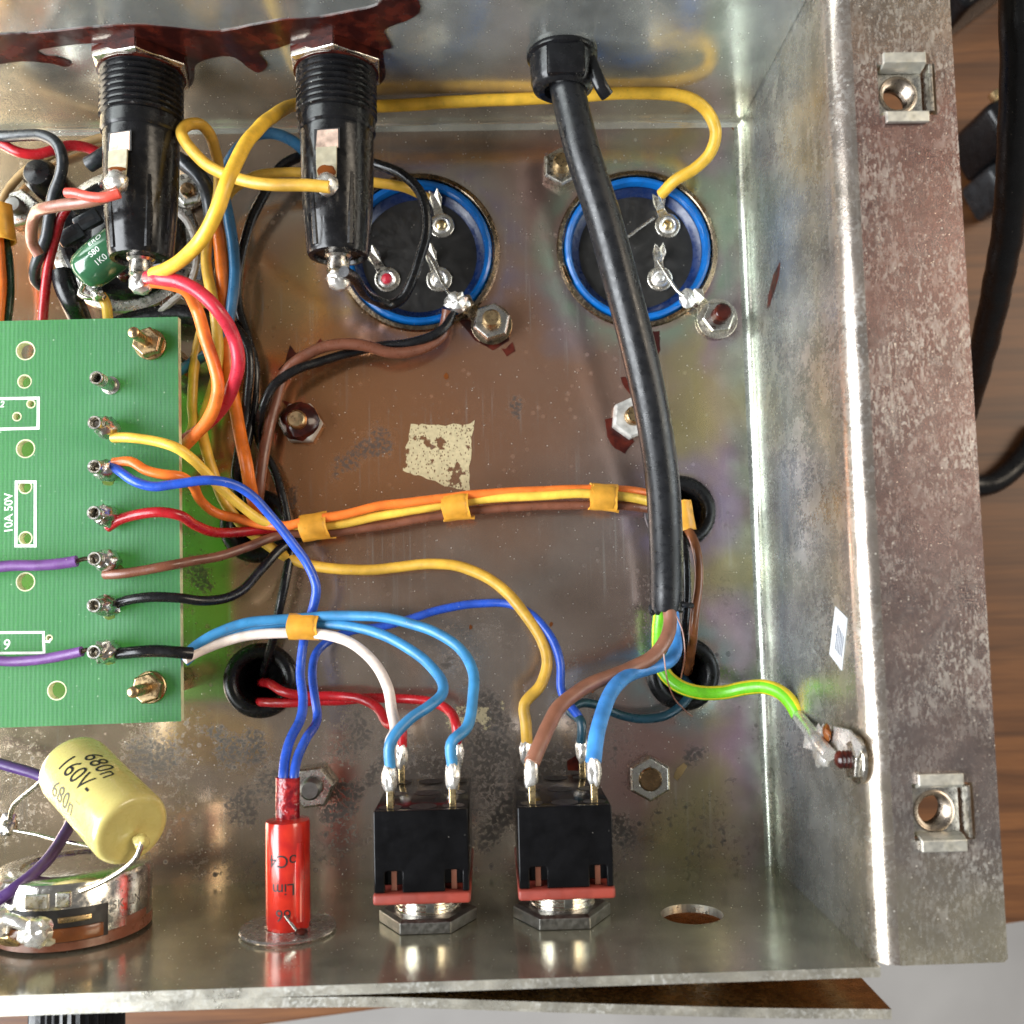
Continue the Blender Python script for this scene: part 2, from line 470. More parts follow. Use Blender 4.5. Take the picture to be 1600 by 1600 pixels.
for (u, v, r, k) in ((38, 600, 4.5, 0.7), (38, 650, 3.6, 0.55), (90, 985, 3.2, 0.55), (222, 835, 4.0, 0.35), (170, 500, 3.0, 0.3)):
    c = t.mix(t.math('MULTIPLY', t.map(t.dist(BPX(u, v)), r * 0.3, r, 1, 0), k), c, (0.17, 0.13, 0.08))
v1 = t.voro(0.55)
k = t.math('MULTIPLY', t.map(v1.outputs['Distance'], 0.05, 0.10, 1, 0), t.map(t.noise(0.3, 2), 0.50, 0.6, 0, 0.8))
c = t.mix(k, c, (0.72, 0.80, 0.68))
bm_ = t.set(color=c, rough=0.36, normal=t.bump(st, 0.35, 0.03), spec=0.45)
tr = t.n('ShaderNodeBsdfTranslucent')
tr.inputs[0].default_value = (0.36, 1.0, 0.24, 1)
mx = t.n('ShaderNodeMixShader')
mx.inputs[0].default_value = 0.5
out = t.t.nodes['Material Output']
t.l(t.b.outputs[0], mx.inputs[1])
t.l(tr.outputs[0], mx.inputs[2])
t.l(mx.outputs[0], out.inputs[0])
MAT['board'] = bm_
W('boardedge', (0.62, 0.64, 0.40), rough=0.5)

# table wood
t = NT('table_wood')
vec = t.mapped((0.006, 0.16, 0.05), rot=(0, 0, 0.06))
n1 = t.noise(1.0, 8, 0.65, vec=vec, dist=0.8)
c = t.ramp(n1, [(0.30, (0.040, 0.016, 0.007)), (0.45, (0.115, 0.045, 0.016)), (0.58, (0.19, 0.076, 0.025)), (0.75, (0.065, 0.027, 0.011))])
vec2 = t.mapped((0.05, 1.6, 0.05), rot=(0, 0, 0.06))
c = t.mix(t.map(t.noise(1.0, 4, 0.6, vec=vec2), 0.5, 0.7, 0, 0.45), c, (0.10, 0.045, 0.02))
MAT['wood'] = t.set(color=c, rough=0.42, normal=t.bump(n1, 0.2, 0.1))
t = NT('room_floor_grey')
MAT['roomfloor'] = t.set(color=t.mix(t.map(t.noise(0.01, 4), 0.35, 0.65, 0, 1), (0.52, 0.50, 0.48), (0.60, 0.58, 0.555)), rough=0.6)


# ------------------------------------------------------------------ mesh helpers
class MB:
    def __init__(self):
        self.v, self.f, self.mi = [], [], []

    def add(self, vs, fs, mi=0):
        o = len(self.v)
        self.v += [Vector(x) for x in vs]
        self.f += [tuple(i + o for i in q) for q in fs]
        self.mi += [mi] * len(fs)
        return self

    def box(self, c, size, rot=None, mi=0):
        c = Vector(c)
        rot = rot or Matrix.Identity(3)
        vs = [c + rot @ Vector((sx * size[0] / 2, sy * size[1] / 2, sz * size[2] / 2)) for sx in (-1, 1) for sy in (-1, 1) for sz in (-1, 1)]
        return self.add(vs, [(0, 1, 3, 2), (4, 6, 7, 5), (0, 4, 5, 1), (2, 3, 7, 6), (0, 2, 6, 4), (1, 5, 7, 3)], mi)

    def tube(self, pts, r, n=12, caps=True, up=None, mifn=None, ry=None):
        pts = [Vector(p) for p in pts]
        m = len(pts)
        rr = r if isinstance(r, (list, tuple)) else [r] * m
        tan = []
        for i in range(m):
            d = pts[min(i + 1, m - 1)] - pts[max(i - 1, 0)]
            tan.append(d.normalized() if d.length > 1e-9 else Vector((0, 0, 1)))
        u = Vector(up) if up else Vector((0, 0, 1))
        if abs(u.dot(tan[0])) > 0.95:
            u = Vector((1, 0, 0))
        nrm = (u - tan[0] * u.dot(tan[0])).normalized()
        vs, fs, mi = [], [], []
        for i in range(m):
            nrm = (nrm - tan[i] * nrm.dot(tan[i])).normalized()
            b = tan[i].cross(nrm)
            for k in range(n):
                a = 2 * PI * k / n
                vs.append(pts[i] + (nrm * math.cos(a) + b * math.sin(a) * (ry or 1.0)) * rr[i])
        for i in range(m - 1):
            for k in range(n):
                k2 = (k + 1) % n
                fs.append((i * n + k, i * n + k2, (i + 1) * n + k2, (i + 1) * n + k))
                mi.append(mifn(k, n) if mifn else 0)
        if caps:
            fs.append(tuple(range(n - 1, -1, -1)))
            fs.append(tuple((m - 1) * n + k for k in range(n)))
            mi += [0, 0]
        o = len(self.v)
        self.v += vs
        self.f += [tuple(i + o for i in q) for q in fs]
        self.mi += mi
        return self

    def lathe(self, base, axis, prof, n=32, closed=False, rot=0.0, up=None, mi=0, caps=True):
        """prof: list of (radius, distance along axis)"""
        base, ax = Vector(base), Vector(axis).normalized()
        u = Vector(up) if up else (Vector((0, 0, 1)) if abs(ax.z) < 0.9 else Vector((1, 0, 0)))
        u = (u - ax * u.dot(ax)).normalized()
        b = ax.cross(u)
        vs, fs = [], []
        m = len(prof)
        for (r, h) in prof:
            for k in range(n):
                a = 2 * PI * k / n + rot
                vs.append(base + ax * h + (u * math.cos(a) + b * math.sin(a)) * r)
        for i in range(m - 1 + (1 if closed else 0)):
            j = (i + 1) % m
            for k in range(n):
                k2 = (k + 1) % n
                fs.append((i * n + k, i * n + k2, j * n + k2, j * n + k))
        if not closed and caps:
            if prof[0][0] > 1e-6:
                fs.append(tuple(range(n - 1, -1, -1)))
            if prof[-1][0] > 1e-6:
                fs.append(tuple((m - 1) * n + k for k in range(n)))
        return self.add(vs, fs, mi)

    def prism(self, poly, vec, mi=0):
        poly = [Vector(p) for p in poly]
        vec = Vector(vec)
        n = len(poly)
        vs = poly + [p + vec for p in poly]
        fs = [tuple(range(n - 1, -1, -1)), tuple(range(n, 2 * n))]
        fs += [(k, (k + 1) % n, n + (k + 1) % n, n + k) for k in range(n)]
        return self.add(vs, fs, mi)

    def blob(self, c, rad, amp=0.15, fr=0.6, nu=18, nv=10, rot=None, seed=0):
        c = Vector(c)
        rad = Vector((rad,) * 3) if isinstance(rad, (int, float)) else Vector(rad)
        rot = rot or Matrix.Identity(3)
        vs, fs = [], []
        for j in range(nv + 1):
            th = PI * j / nv
            for k in range(nu):
                ph = 2 * PI * k / nu
                d = Vector((math.sin(th) * math.cos(ph), math.sin(th) * math.sin(ph), math.cos(th)))
                s_ = 1 + amp * noise.noise(d * fr * 3 + Vector((seed * 7.3, seed * 1.9, seed)))
                vs.append(c + rot @ Vector((d.x * rad.x, d.y * rad.y, d.z * rad.z)) * s_)
        for j in range(nv):
            for k in range(nu):
                k2 = (k + 1) % nu
                fs.append((j * nu + k, (j + 1) * nu + k, (j + 1) * nu + k2, j * nu + k2))
        return self.add(vs, fs)


ORG = {}


def tag(o, label=None, cat=None, group=None, kind=None):
    if label:
        o['label'] = label
    if cat:
        o['category'] = cat
    if group:
        o['group'] = group
    if kind:
        o['kind'] = kind
    return o


def thing(name, loc, label, cat, group=None):
    o = bpy.data.objects.new(name, None)
    o.empty_display_size = 0.002
    COL.objects.link(o)
    o.location = Vector(loc) * S
    ORG[o.name] = Vector(loc)
    return tag(o, label, cat, group)


def link_mesh(name, me, parent, origin):
    o = bpy.data.objects.new(name, me)
    COL.objects.link(o)
    if parent is not None:
        o.parent = parent
        ORG[o.name] = ORG[parent.name]
    else:
        o.location = Vector(origin) * S
        ORG[o.name] = Vector(origin)
    return o


def obj(name, mb, mat, parent=None, origin=None, smooth=38, bevel=0.0, seg=2):
    """one mesh object; vertices are given in chassis millimetres"""
    if parent is not None:
        org = ORG[parent.name]
    else:
        if origin is None:
            xs = [v.x for v in mb.v]; ys = [v.y for v in mb.v]; zs = [v.z for v in mb.v]
            origin = Vector(((min(xs) + max(xs)) / 2, (min(ys) + max(ys)) / 2, min(zs)))
        org = Vector(origin)
    me = bpy.data.meshes.new(name)
    me.from_pydata([(v - org) * S for v in mb.v], [], mb.f)
    mats = mat if isinstance(mat, (list, tuple)) else [mat]
    for k in mats:
        me.materials.append(MAT[k])
    if len(mats) > 1:
        me.polygons.foreach_set('material_index', mb.mi)
    bm = bmesh.new()
    bm.from_mesh(me)
    bmesh.ops.recalc_face_normals(bm, faces=bm.faces)
    if bevel > 0:
        es = [e for e in bm.edges if e.is_manifold and e.calc_face_angle(0) > math.radians(35)]
        bmesh.ops.bevel(bm, geom=es, offset=bevel * S, segments=seg, profile=0.5, affect='EDGES', clamp_overlap=True)
    bm.to_mesh(me)
    bm.free()
    if smooth:
        me.shade_smooth()
        me.set_sharp_from_angle(angle=math.radians(smooth))
    return link_mesh(name, me, parent, org)


def spline(pts, step=0.7):
    pts = [Vector(p) for p in pts]
    q = [pts[0] * 2 - pts[1]] + pts + [pts[-1] * 2 - pts[-2]]
    out = []
    for i in range(1, len(q) - 2):
        p0, p1, p2, p3 = q[i - 1], q[i], q[i + 1], q[i + 2]
        t0 = 0.0
        t1 = t0 + max((p1 - p0).length, 1e-4) ** 0.5
        t2 = t1 + max((p2 - p1).length, 1e-4) ** 0.5
        t3 = t2 + max((p3 - p2).length, 1e-4) ** 0.5
        n = max(2, int((p2 - p1).length / step))
        for k in range(n):
            tt = t1 + (t2 - t1) * k / n
            a1 = p0 * ((t1 - tt) / (t1 - t0)) + p1 * ((tt - t0) / (t1 - t0))
            a2 = p1 * ((t2 - tt) / (t2 - t1)) + p2 * ((tt - t1) / (t2 - t1))
            a3 = p2 * ((t3 - tt) / (t3 - t2)) + p3 * ((tt - t2) / (t3 - t2))
            b1 = a1 * ((t2 - tt) / (t2 - t0)) + a2 * ((tt - t0) / (t2 - t0))
            b2 = a2 * ((t3 - tt) / (t3 - t1)) + a3 * ((tt - t1) / (t3 - t1))
            out.append(b1 * ((t2 - tt) / (t2 - t1)) + b2 * ((tt - t1) / (t2 - t1)))
    out.append(q[-2])
    return out


def uvh(pts):
    return [p if isinstance(p, Vector) else P(*p) for p in pts]


def wob(path, amp, seed):
    """real wire is never perfectly fair"""
    return [p + Vector((noise.noise(Vector((i * 0.11, seed, 0))), noise.noise(Vector((i * 0.11, seed, 9))),
                        0.5 * noise.noise(Vector((i * 0.11, seed, 5))))) * amp for i, p in enumerate(path)]


WSEED = [0]


def wiremesh(pts, dia, n=12, world=False, amp=0.2):
    WSEED[0] += 3.7
    path = wob(spline(pts if world else uvh(pts)), amp, WSEED[0])
    m = len(path)
    rr = [dia / 2 * (1 + 0.035 * noise.noise(Vector((i * 0.16, WSEED[0], 2)))) for i in range(m)]
    return MB().tube(path, rr, n)


def wire(name, pts, dia, mat, label, group='coloured wires in the chassis', cat='wire', parent=None):
    o = obj(name, wiremesh(pts, dia), mat, parent)
    if parent is None:
        tag(o, label, cat, group)
    return o


def plate(name, outline, holes, thick, mats, frame, parent, bevel=0.0):
    """flat sheet with holes: outline/holes are 2-D (mm) in the frame (origin, ex, ey, ez); the sheet grows along -ez"""
    cu = bpy.data.curves.new(name, 'CURVE')
    cu.dimensions = '2D'
    cu.fill_mode = 'BOTH'
    for loop in [outline] + holes:
        sp = cu.splines.new('POLY')
        sp.points.add(len(loop) - 1)
        for i, p in enumerate(loop):
            sp.points[i].co = (p[0], p[1], 0, 1)
        sp.use_cyclic_u = True
    cu.extrude = thick / 2
    tmp = bpy.data.objects.new(name + '_tmp', cu)
    COL.objects.link(tmp)
    dg = bpy.context.evaluated_depsgraph_get()
    me0 = bpy.data.meshes.new_from_object(tmp.evaluated_get(dg))
    vs = [v.co.copy() for v in me0.vertices]
    fs = [tuple(p.vertices) for p in me0.polygons]
    bpy.data.objects.remove(tmp)
    bpy.data.curves.remove(cu)
    bpy.data.meshes.remove(me0)
    o, ex, ey, ez = [Vector(k) for k in frame]
    mb = MB()
    mb.add([o + ex * v.x + ey * v.y + ez * (v.z - thick / 2) for v in vs], fs)
    if len(mats) > 1:
        mb.mi = []
        for f in mb.f:
            zs = [vs[i].z for i in f]
            mb.mi.append(1 if max(zs) - min(zs) > thick * 0.5 else 0)
    ob = obj(name, mb, mats, parent, smooth=None)
    return ob


def circ(cx, cy, r, n=32, ry=None):
    return [(cx + r * math.cos(2 * PI * k / n), cy + (ry or r) * math.sin(2 * PI * k / n)) for k in range(n)]


def text_mesh(body, size, shear=0.0, extrude=0.02, weight=0.0, spacing=1.0):
    cu = bpy.data.curves.new('text_tmp', 'FONT')
    cu.body = body
    cu.size = size
    cu.shear = shear
    cu.extrude = extrude
    cu.offset = weight
    cu.space_character = spacing
    cu.align_x = 'CENTER'
    cu.align_y = 'CENTER'
    cu.resolution_u = 3
    tmp = bpy.data.objects.new('text_tmp', cu)
    COL.objects.link(tmp)
    dg = bpy.context.evaluated_depsgraph_get()
    me = bpy.data.meshes.new_from_object(tmp.evaluated_get(dg))
    vs = [v.co.copy() for v in me.vertices]
    fs = [tuple(p.vertices) for p in me.polygons]
    bpy.data.objects.remove(tmp)
    bpy.data.curves.remove(cu)
    bpy.data.meshes.remove(me)
    return vs, fs


def text_flat(name, body, size, origin, ex, ey, mat, parent, **kw):
    vs, fs = text_mesh(body, size, **kw)
    ex, ey = Vector(ex).normalized(), Vector(ey).normalized()
    ez = ex.cross(ey)
    o = Vector(origin)
    mb = MB().add([o + ex * v.x + ey * v.y + ez * v.z for v in vs], fs)
    return obj(name, mb, mat, parent, smooth=None)


def text_round(name, body, size, origin, ax, up, rad, mat, parent, along=False, **kw):
    """print wrapped round a cylinder. origin on the axis, ax the axis, up the direction of the print's middle.
    along: the lines of print run along the axis; otherwise round it"""
    vs, fs = text_mesh(body, size, **kw)
    tb_ = bmesh.new()
    bv = [tb_.verts.new(v) for v in vs]
    for f in fs:
        try:
            tb_.faces.new([bv[i] for i in f])
        except ValueError:
            pass
    bmesh.ops.triangulate(tb_, faces=tb_.faces)
    for _ in range(3):
        le = [e for e in tb_.edges if e.calc_length() > 0.45]
        if not le:
            break
        bmesh.ops.subdivide_edges(tb_, edges=le, cuts=1)
        bmesh.ops.triangulate(tb_, faces=tb_.faces)
    tb_.verts.index_update()
    vs = [v.co.copy() for v in tb_.verts]
    fs = [tuple(v.index for v in f.verts) for f in tb_.faces]
    tb_.free()
    ax = Vector(ax).normalized()
    up = Vector(up)
    up = (up - ax * up.dot(ax)).normalized()
    sd = up.cross(ax) if along else ax.cross(up)
    o = Vector(origin)
    out = []
    for v in vs:
        l, c = (v.x, v.y) if along else (v.y, v.x)
        a = c / rad
        out.append(o + ax * l + (up * math.cos(a) + sd * math.sin(a)) * (rad + v.z + 0.015))
    return obj(name, MB().add(out, fs), mat, parent, smooth=None)


# ------------------------------------------------------------------ table and room floor
TZ = -105.0
edge_a, edge_b = P(400, 1604, TZ), P(1600, 1441, TZ)
ed = (edge_b - edge_a).normalized()
nrm2 = Vector((-ed.y, ed.x, 0))          # towards the table
a, b = edge_a - ed * 900, edge_b + ed * 900
tb = MB().prism([a, b, b + nrm2 * 1200, a + nrm2 * 1200], (0, 0, -24))
tag(obj('table_top', tb, 'wood', None, origin=edge_a, smooth=None, bevel=0.8), kind='structure')
fl = MB().prism([Vector((-4000, -4000, -840)), Vector((4000, -4000, -840)), Vector((4000, 4000, -840)), Vector((-4000, 4000, -840))], (0, 0, -20))
tag(obj('room_floor', fl, 'roomfloor', None, smooth=None), kind='structure')

# ------------------------------------------------------------------ chassis
LEFT = -210.0
TH = 1.5
ch = thing('metal_chassis', (0, 0, 0), 'open plated sheet metal chassis tray with tall walls and side flange', 'chassis')
cap_c = [P(654, 394), P(996, 389)]
gro_c = [P(1062, 800), P(1067, 1052), P(408, 1063), P(402, 822)]
soc_c = P(197, 378)
holes = [circ(c.x, c.y, 15.1, 56) for c in cap_c] + [circ(c.x, c.y, 5.2, 28) for c in gro_c] + [circ(soc_c.x, soc_c.y, 11, 32)]
holes.append(circ(-1.3, FLOOR_D - 1.2, 0.95, 16))
holes.append(circ(-1.0, 0.9, 0.8, 16))
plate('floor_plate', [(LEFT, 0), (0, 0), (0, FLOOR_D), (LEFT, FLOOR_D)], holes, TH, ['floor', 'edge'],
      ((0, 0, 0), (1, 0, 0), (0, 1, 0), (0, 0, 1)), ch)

# rear wall, with a small fold radius at its foot
prof = [(FLOOR_D + TH, 0), (FLOOR_D + TH, RIM + 6), (FLOOR_D, RIM + 6), (FLOOR_D, 1.6)] + \
       [(FLOOR_D - 1.4 + 1.4 * math.cos(q), 1.5 - 1.4 * math.sin(q)) for q in (0.0, 0.4, 0.8, 1.2, 1.5)]
prof.append((FLOOR_D - 1.4, 0.02))
rw = MB().prism([Vector((LEFT, y, z)) for y, z in prof], (-LEFT - 0.1, 0, 0))
obj('rear_wall', rw, 'rear', ch, smooth=30)

# side wall running over a rolled bend into the flange
prof = [(TH, 0.0), (TH, 0.01), (0.0, 0.02), (0.0, 1.0)]
prof = [(-1.7 + 1.7 * math.sin(q), 1.73 - 1.7 * math.cos(q)) for q in (0.0, 0.3, 0.6, 0.9, 1.2, 1.5)] + [(0.0, 1.9), (0.0, 46.6)]
R1 = 3.2
for k in range(1, 9):
    q = PI / 2 * k / 8
    prof.append((R1 - R1 * math.cos(q), 46.6 + R1 * math.sin(q)))
top_in = prof[-1]
inner = [(R1, 46.6 + R1 - TH)] + [(R1 - (R1 - TH) * math.cos(PI / 2 * k / 8), 46.6 + (R1 - TH) * math.sin(PI / 2 * k / 8)) for k in range(7, -1, -1)]
inner += [(TH, 0.0), (-1.7, -0.6)]
sw = MB()
Y0, Y1 = 0.04, 185.0
NY = 60
sec = prof + inner
# a long sheet, very slightly uneven
vs = []
for j in range(NY + 1):
    y = Y0 + (Y1 - Y0) * j / NY
    for (x, z) in sec:
        d = 0.16 * noise.noise(Vector((y * 0.03, z * 0.05, 3.1))) * min(1, z / 12)
        vs.append(Vector((x + d, y, z)))
ns = len(sec)
fs = []
for j in range(NY):
    for k in range(ns):
        k2 = (k + 1) % ns
        fs.append((j * ns + k, j * ns + k2, (j + 1) * ns + k2, (j + 1) * ns + k))
fs.append(tuple(range(ns - 1, -1, -1)))
fs.append(tuple(NY * ns + k for k in range(ns)))
sw.add(vs, fs)
obj('side_wall', sw, 'side', ch, smooth=25)
FZ = 46.6 + R1                                   # top of the flange

# flange with two square cut-outs
fo1, fo2 = P(1568, 1505, FZ), P(1491, 0, FZ)
FX = (fo1.x + fo2.x) / 2
cn = [P(1413, 140, FZ), P(1470, 1268, FZ)]
HS = 3.9
fh = [[(c.x - HS, c.y - HS), (c.x + HS + 0.8, c.y - HS), (c.x + HS + 0.8, c.y + HS), (c.x - HS, c.y + HS)] for c in cn]
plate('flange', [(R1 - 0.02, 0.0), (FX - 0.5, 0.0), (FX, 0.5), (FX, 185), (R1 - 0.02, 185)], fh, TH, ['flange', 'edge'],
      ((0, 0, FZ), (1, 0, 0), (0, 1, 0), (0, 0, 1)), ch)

# front wall with a round hole
hc = PY(1081, 1428, 0.0)
fw_holes = [circ(hc.x, hc.z, 5.0, 40)]
plate('front_wall', [(LEFT, 0.0), (0.35, 0.0), (0.35, RIM), (LEFT, RIM)], fw_holes, 1.35, ['front', 'edge'],
      ((0, 0, 0), (1, 0, 0), (0, 0, 1), (0, 1, 0)), ch)


# dried lacquer, adhesive and other marks on the sheet
def patch(name, pts, plane, mat, parent, lift=0.07, wobble=0.25, seed=0, label=None, smooth_px=False):
    """thin raised patch on one of the sheets; outline in photo pixels"""
    if smooth_px:
        pts = [(p.x, p.y) for p in spline([Vector((q[0], q[1], 0)) for q in pts + [pts[0]]], 5.0)][:-1]
    w3 = []
    n = len(pts)
    for i in range(n):
        p, q = pts[i], pts[(i + 1) % n]
        m = max(1, int(math.hypot(q[0] - p[0], q[1] - p[1]) / 6))
        for k in range(m):
            u, v = p[0] + (q[0] - p[0]) * k / m, p[1] + (q[1] - p[1]) * k / m
            if plane == 'floor':
                X = P(u, v, 0)
                nn = Vector((0, 0, 1))
            elif plane == 'rear':
                X = PY(u, v, FLOOR_D)
                nn = Vector((0, -1, 0))
            elif plane == 'side':
                X = PXX(u, v, 0)
                nn = Vector((-1, 0, 0))
            else:
                X = PY(u, v, 0)
                nn = Vector((0, 1, 0))
            d = Vector((noise.noise(X * 0.7 + Vector((seed, 0, 0))), noise.noise(X * 0.7 + Vector((0, seed, 4))), noise.noise(X * 0.7 + Vector((2, 0, seed))))) * wobble
            d -= nn * d.dot(nn)
            w3.append(X + d - nn * 0.02)
    tris = tessellate_polygon([w3])
    m = len(w3)
    up_ = nn * (lift + 0.02)
    mbp = MB().add(w3 + [p + up_ for p in w3], [tuple(i + m for i in q) for q in tris] + [(k, (k + 1) % m, m + (k + 1) % m, m + k) for k in range(m)])
    o = obj(name, mbp, mat, parent, smooth=None)
    if label:
        o['label'] = label
    return o


patch('lacquer_patch', [(-40, 54), (60, 50), (140, 42), (215, 38), (270, 42), (340, 48), (400, 37), (440, 30), (490, 27), (545, 17), (590, 6), (608, -14),
                        (640, -10), (655, 2), (656, 16), (640, 28), (600, 46), (604, 56), (612, 74), (600, 76), (602, 118), (590, 132), (570, 100), (500, 76),
                        (458, 66), (432, 74), (405, 80), (412, 92), (418, 100), (404, 112), (388, 104), (366, 88), (335, 88), (306, 100), (303, 125), (292, 138), (282, 100),
                        (230, 70), (140, 66), (100, 70), (58, 78), (70, 86), (90, 88), (112, 98), (104, 103), (84, 98), (40, 94), (-40, 96)],
      'rear', 'lacquer', ch, 0.22, 0.08, 1, 'dark red dried lacquer run across the rear wall', True)
FL = [[(434, 578), (446, 566), (453, 540), (462, 552), (486, 545), (502, 529), (506, 536), (480, 556), (452, 574)],
      [(716, 500), (742, 532), (770, 547), (796, 533), (790, 512), (750, 498)],
      [(783, 545), (790, 546), (800, 534), (806, 548), (792, 557)],
      [(1010, 518), (1031, 518), (1031, 548), (1022, 566), (1012, 552)],
      [(945, 656), (956, 652), (966, 653), (982, 672), (990, 690), (976, 709), (962, 702), (948, 682)],
      [(969, 590), (976, 588), (984, 600), (986, 618), (976, 606)],
      [(885, 1188), (900, 1180), (913, 1175), (913, 1205), (887, 1203)],
      [(438, 625), (450, 628), (458, 634), (452, 637)]]
for i, q in enumerate(FL):
    patch('lacquer_patch', q, 'floor', 'lacquer', ch, 0.12, 0.2, i + 2)
patch('lacquer_patch', [(1219, 410), (1217, 430), (1210, 455), (1203, 475), (1199, 482), (1201, 462), (1209, 430)], 'side', 'lacquer', ch, 0.1, 0.15, 12)
for i, (u, v, r) in enumerate([(697, 588, 4), (571, 300, 2), (861, 975, 3), (926, 1078, 4), (1104, 1014, 3), (1115, 1090, 4), (1108, 1086, 3), (735, 980, 3), (1208, 1352, 5)]):
    patch('lacquer_patch', [(u + r * math.cos(k) * (0.7 + 0.5 * random.random()), v + r * 1.3 * math.sin(k) * (0.7 + 0.5 * random.random())) for k in (0, .8, 1.6, 2.4, 3.2, 4, 4.8, 5.5)],
          'floor', 'flux', ch, 0.1, 0.05, 20 + i)
patch('adhesive_residue', [(642, 664), (690, 664), (728, 663), (741, 656), (738, 690), (733, 735), (734, 768), (705, 762), (668, 748), (630, 736), (634, 700)],
      'floor', 'residue', ch, 0.05, 0.55, 40)
patch('adhesive_residue', [(705, 1104), (740, 1100), (778, 1090), (788, 1096), (786, 1118), (760, 1140), (735, 1130), (690, 1142), (684, 1125)],
      'floor', 'residue_faint', ch, 0.05, 0.3, 41)
patch('adhesive_residue', [(1052, 1215), (1058, 1200), (1068, 1192), (1074, 1197), (1066, 1210), (1058, 1220)], 'floor', 'tan', ch, 0.12, 0.15, 42)

# paper label with a tick on the side wall
lb = thing('paper_label', PXX(1312, 990, 0), 'small white paper label with fine ruled lines on the side wall', 'label')
corner = [PXX(u, v, -0.03) for u, v in ((1306, 947), (1325, 966), (1316, 1048), (1297, 1022))]
obj('paper', MB().prism(corner, (-0.12, 0, 0)), 'paper', lb, smooth=None)
mb = MB()
L = lambda s_, t_: (corner[0] * (1 - s_) + corner[1] * s_) * (1 - t_) + (corner[3] * (1 - s_) + corner[2] * s_) * t_ + Vector((-0.14, 0, 0))
for k in range(5):
    s_ = 0.40 + 0.12 * k
    a, b = L(s_, 0.28 + 0.02 * k), L(s_, 0.76)
    d = (L(s_ + 0.035, 0.28) - L(s_, 0.28))
    mb.prism([a, b, b + d, a + d], (-0.06, 0, 0))
a, b, c_ = L(0.32, 0.50), L(0.42, 0.50), L(0.5, 0.44)
mb.prism([a, b, b + Vector((0, 0.25, 0)), a + Vector((0, 0.25, 0))], (-0.06, 0, 0))
obj('printed_lines', mb, 'palegrey', lb, smooth=None)


# ------------------------------------------------------------------ fasteners
def thread_prof(r, h0, h1, pitch, depth=0.12):
    p = []
    n = max(1, int((h1 - h0) / pitch))
    for k in range(n):
        z = h0 + (h1 - h0) * k / n
        dz = (h1 - h0) / n
        p += [(r - depth, z), (r, z + dz * 0.35), (r, z + dz * 0.65)]
    p.append((r - depth, h1))
    return p


def hexnut(mb, c, ax, R, bore, h, rot=0.0, up=None):
    ax = Vector(ax).normalized()
    ri = R * 0.90
    # hexagon with a chamfered top: outer wall, chamfer, bore
    mb.lathe(c, ax, [(bore, 0), (R, 0), (R, h * 0.82), (ri, h), (bore, h)], 6, rot=rot, up=up, closed=True)
    return mb


def bolt(name, c, ax, R, rb, hn, hb, mats, label, rot=0.2, group='bolts through the chassis', washer=0.0, cap=None, up=None):
    c = Vector(c)
    ax = Vector(ax).normalized()
    t_ = thing(name, c, label, 'bolt', group)
    z0 = 0.0
    if washer:
        obj('washer', MB().lathe(c, ax, [(rb, 0), (washer, 0), (washer, 0.55), (washer - 0.15, 0.7), (rb, 0.7)], 28, closed=True), mats[0], t_)
        z0 = 0.7
    obj('nut', hexnut(MB(), c + ax * (z0 + 0.01), ax, R, rb * 0.98, hn, rot, up), mats[0], t_, smooth=None, bevel=0.12)
    obj('shank', MB().lathe(c, ax, [(rb, -1.0)] + thread_prof(rb, 0.0, hb, 0.55, 0.16 if rb > 1.2 else 0.05) + [(rb - 0.4, hb + 0.25), (0, hb + 0.27)], 20), mats[1], t_)
    if cap:
        mb = MB().blob(c + ax * (z0 + hn), (R * 0.86, R * 0.86, 1.7), 0.2, 0.7, rot=ax.to_track_quat('Z', 'Y').to_matrix(), seed=c.x)
        obj('lacquer_seal', mb, cap, t_)
    return t_


Zp = Vector((0, 0, 1))
bolt('chassis_bolt', P(768, 509), Zp, 3.7, 1.75, 2.9, 5.6, ('steel', 'brass'), 'brass tipped bolt and nut holding the dark solder tag, lower right of left capacitor', 0.3, washer=3.6)
bolt('chassis_bolt', P(1119, 500), Zp, 3.3, 1.7, 1.8, 6.0, ('steel', 'lacquer'), 'dark lacquered bolt holding the bright solder tag beside right capacitor', 0.1, washer=3.6)
bolt('chassis_bolt', P(472, 663), Zp, 4.1, 1.8, 3.0, 6.0, ('paste', 'brass'), 'bolt sealed with dark lacquer, its nut crusted pale grey, beside brown wire', 0.0, cap='lacquer')
bolt('chassis_bolt', P(986, 655), Zp, 4.1, 1.75, 2.9, 5.0, ('paste', 'brass'), 'pale crusted nut half hidden behind the thick black cable', 0.4, cap=None)
bolt('chassis_bolt', P(876, 268), Zp, 3.9, 1.75, 2.9, 5.0, ('steel', 'brass'), 'shiny bolt and nut peeking from behind the thick cable, upper left of right capacitor', 0.5)
bolt('chassis_bolt', P(1012, 1213), Zp, 4.2, 2.3, 3.2, 3.3, ('steel', 'bronze'), 'steel nut with a brassy hollow bolt end, right of the right toggle switch', 0.52)
bolt('chassis_bolt', P(492, 1226), Zp, 4.1, 1.9, 3.2, 5.2, ('steel', 'darksteel'), 'steel bolt and nut half hidden behind the red indicator lamp', 0.1)

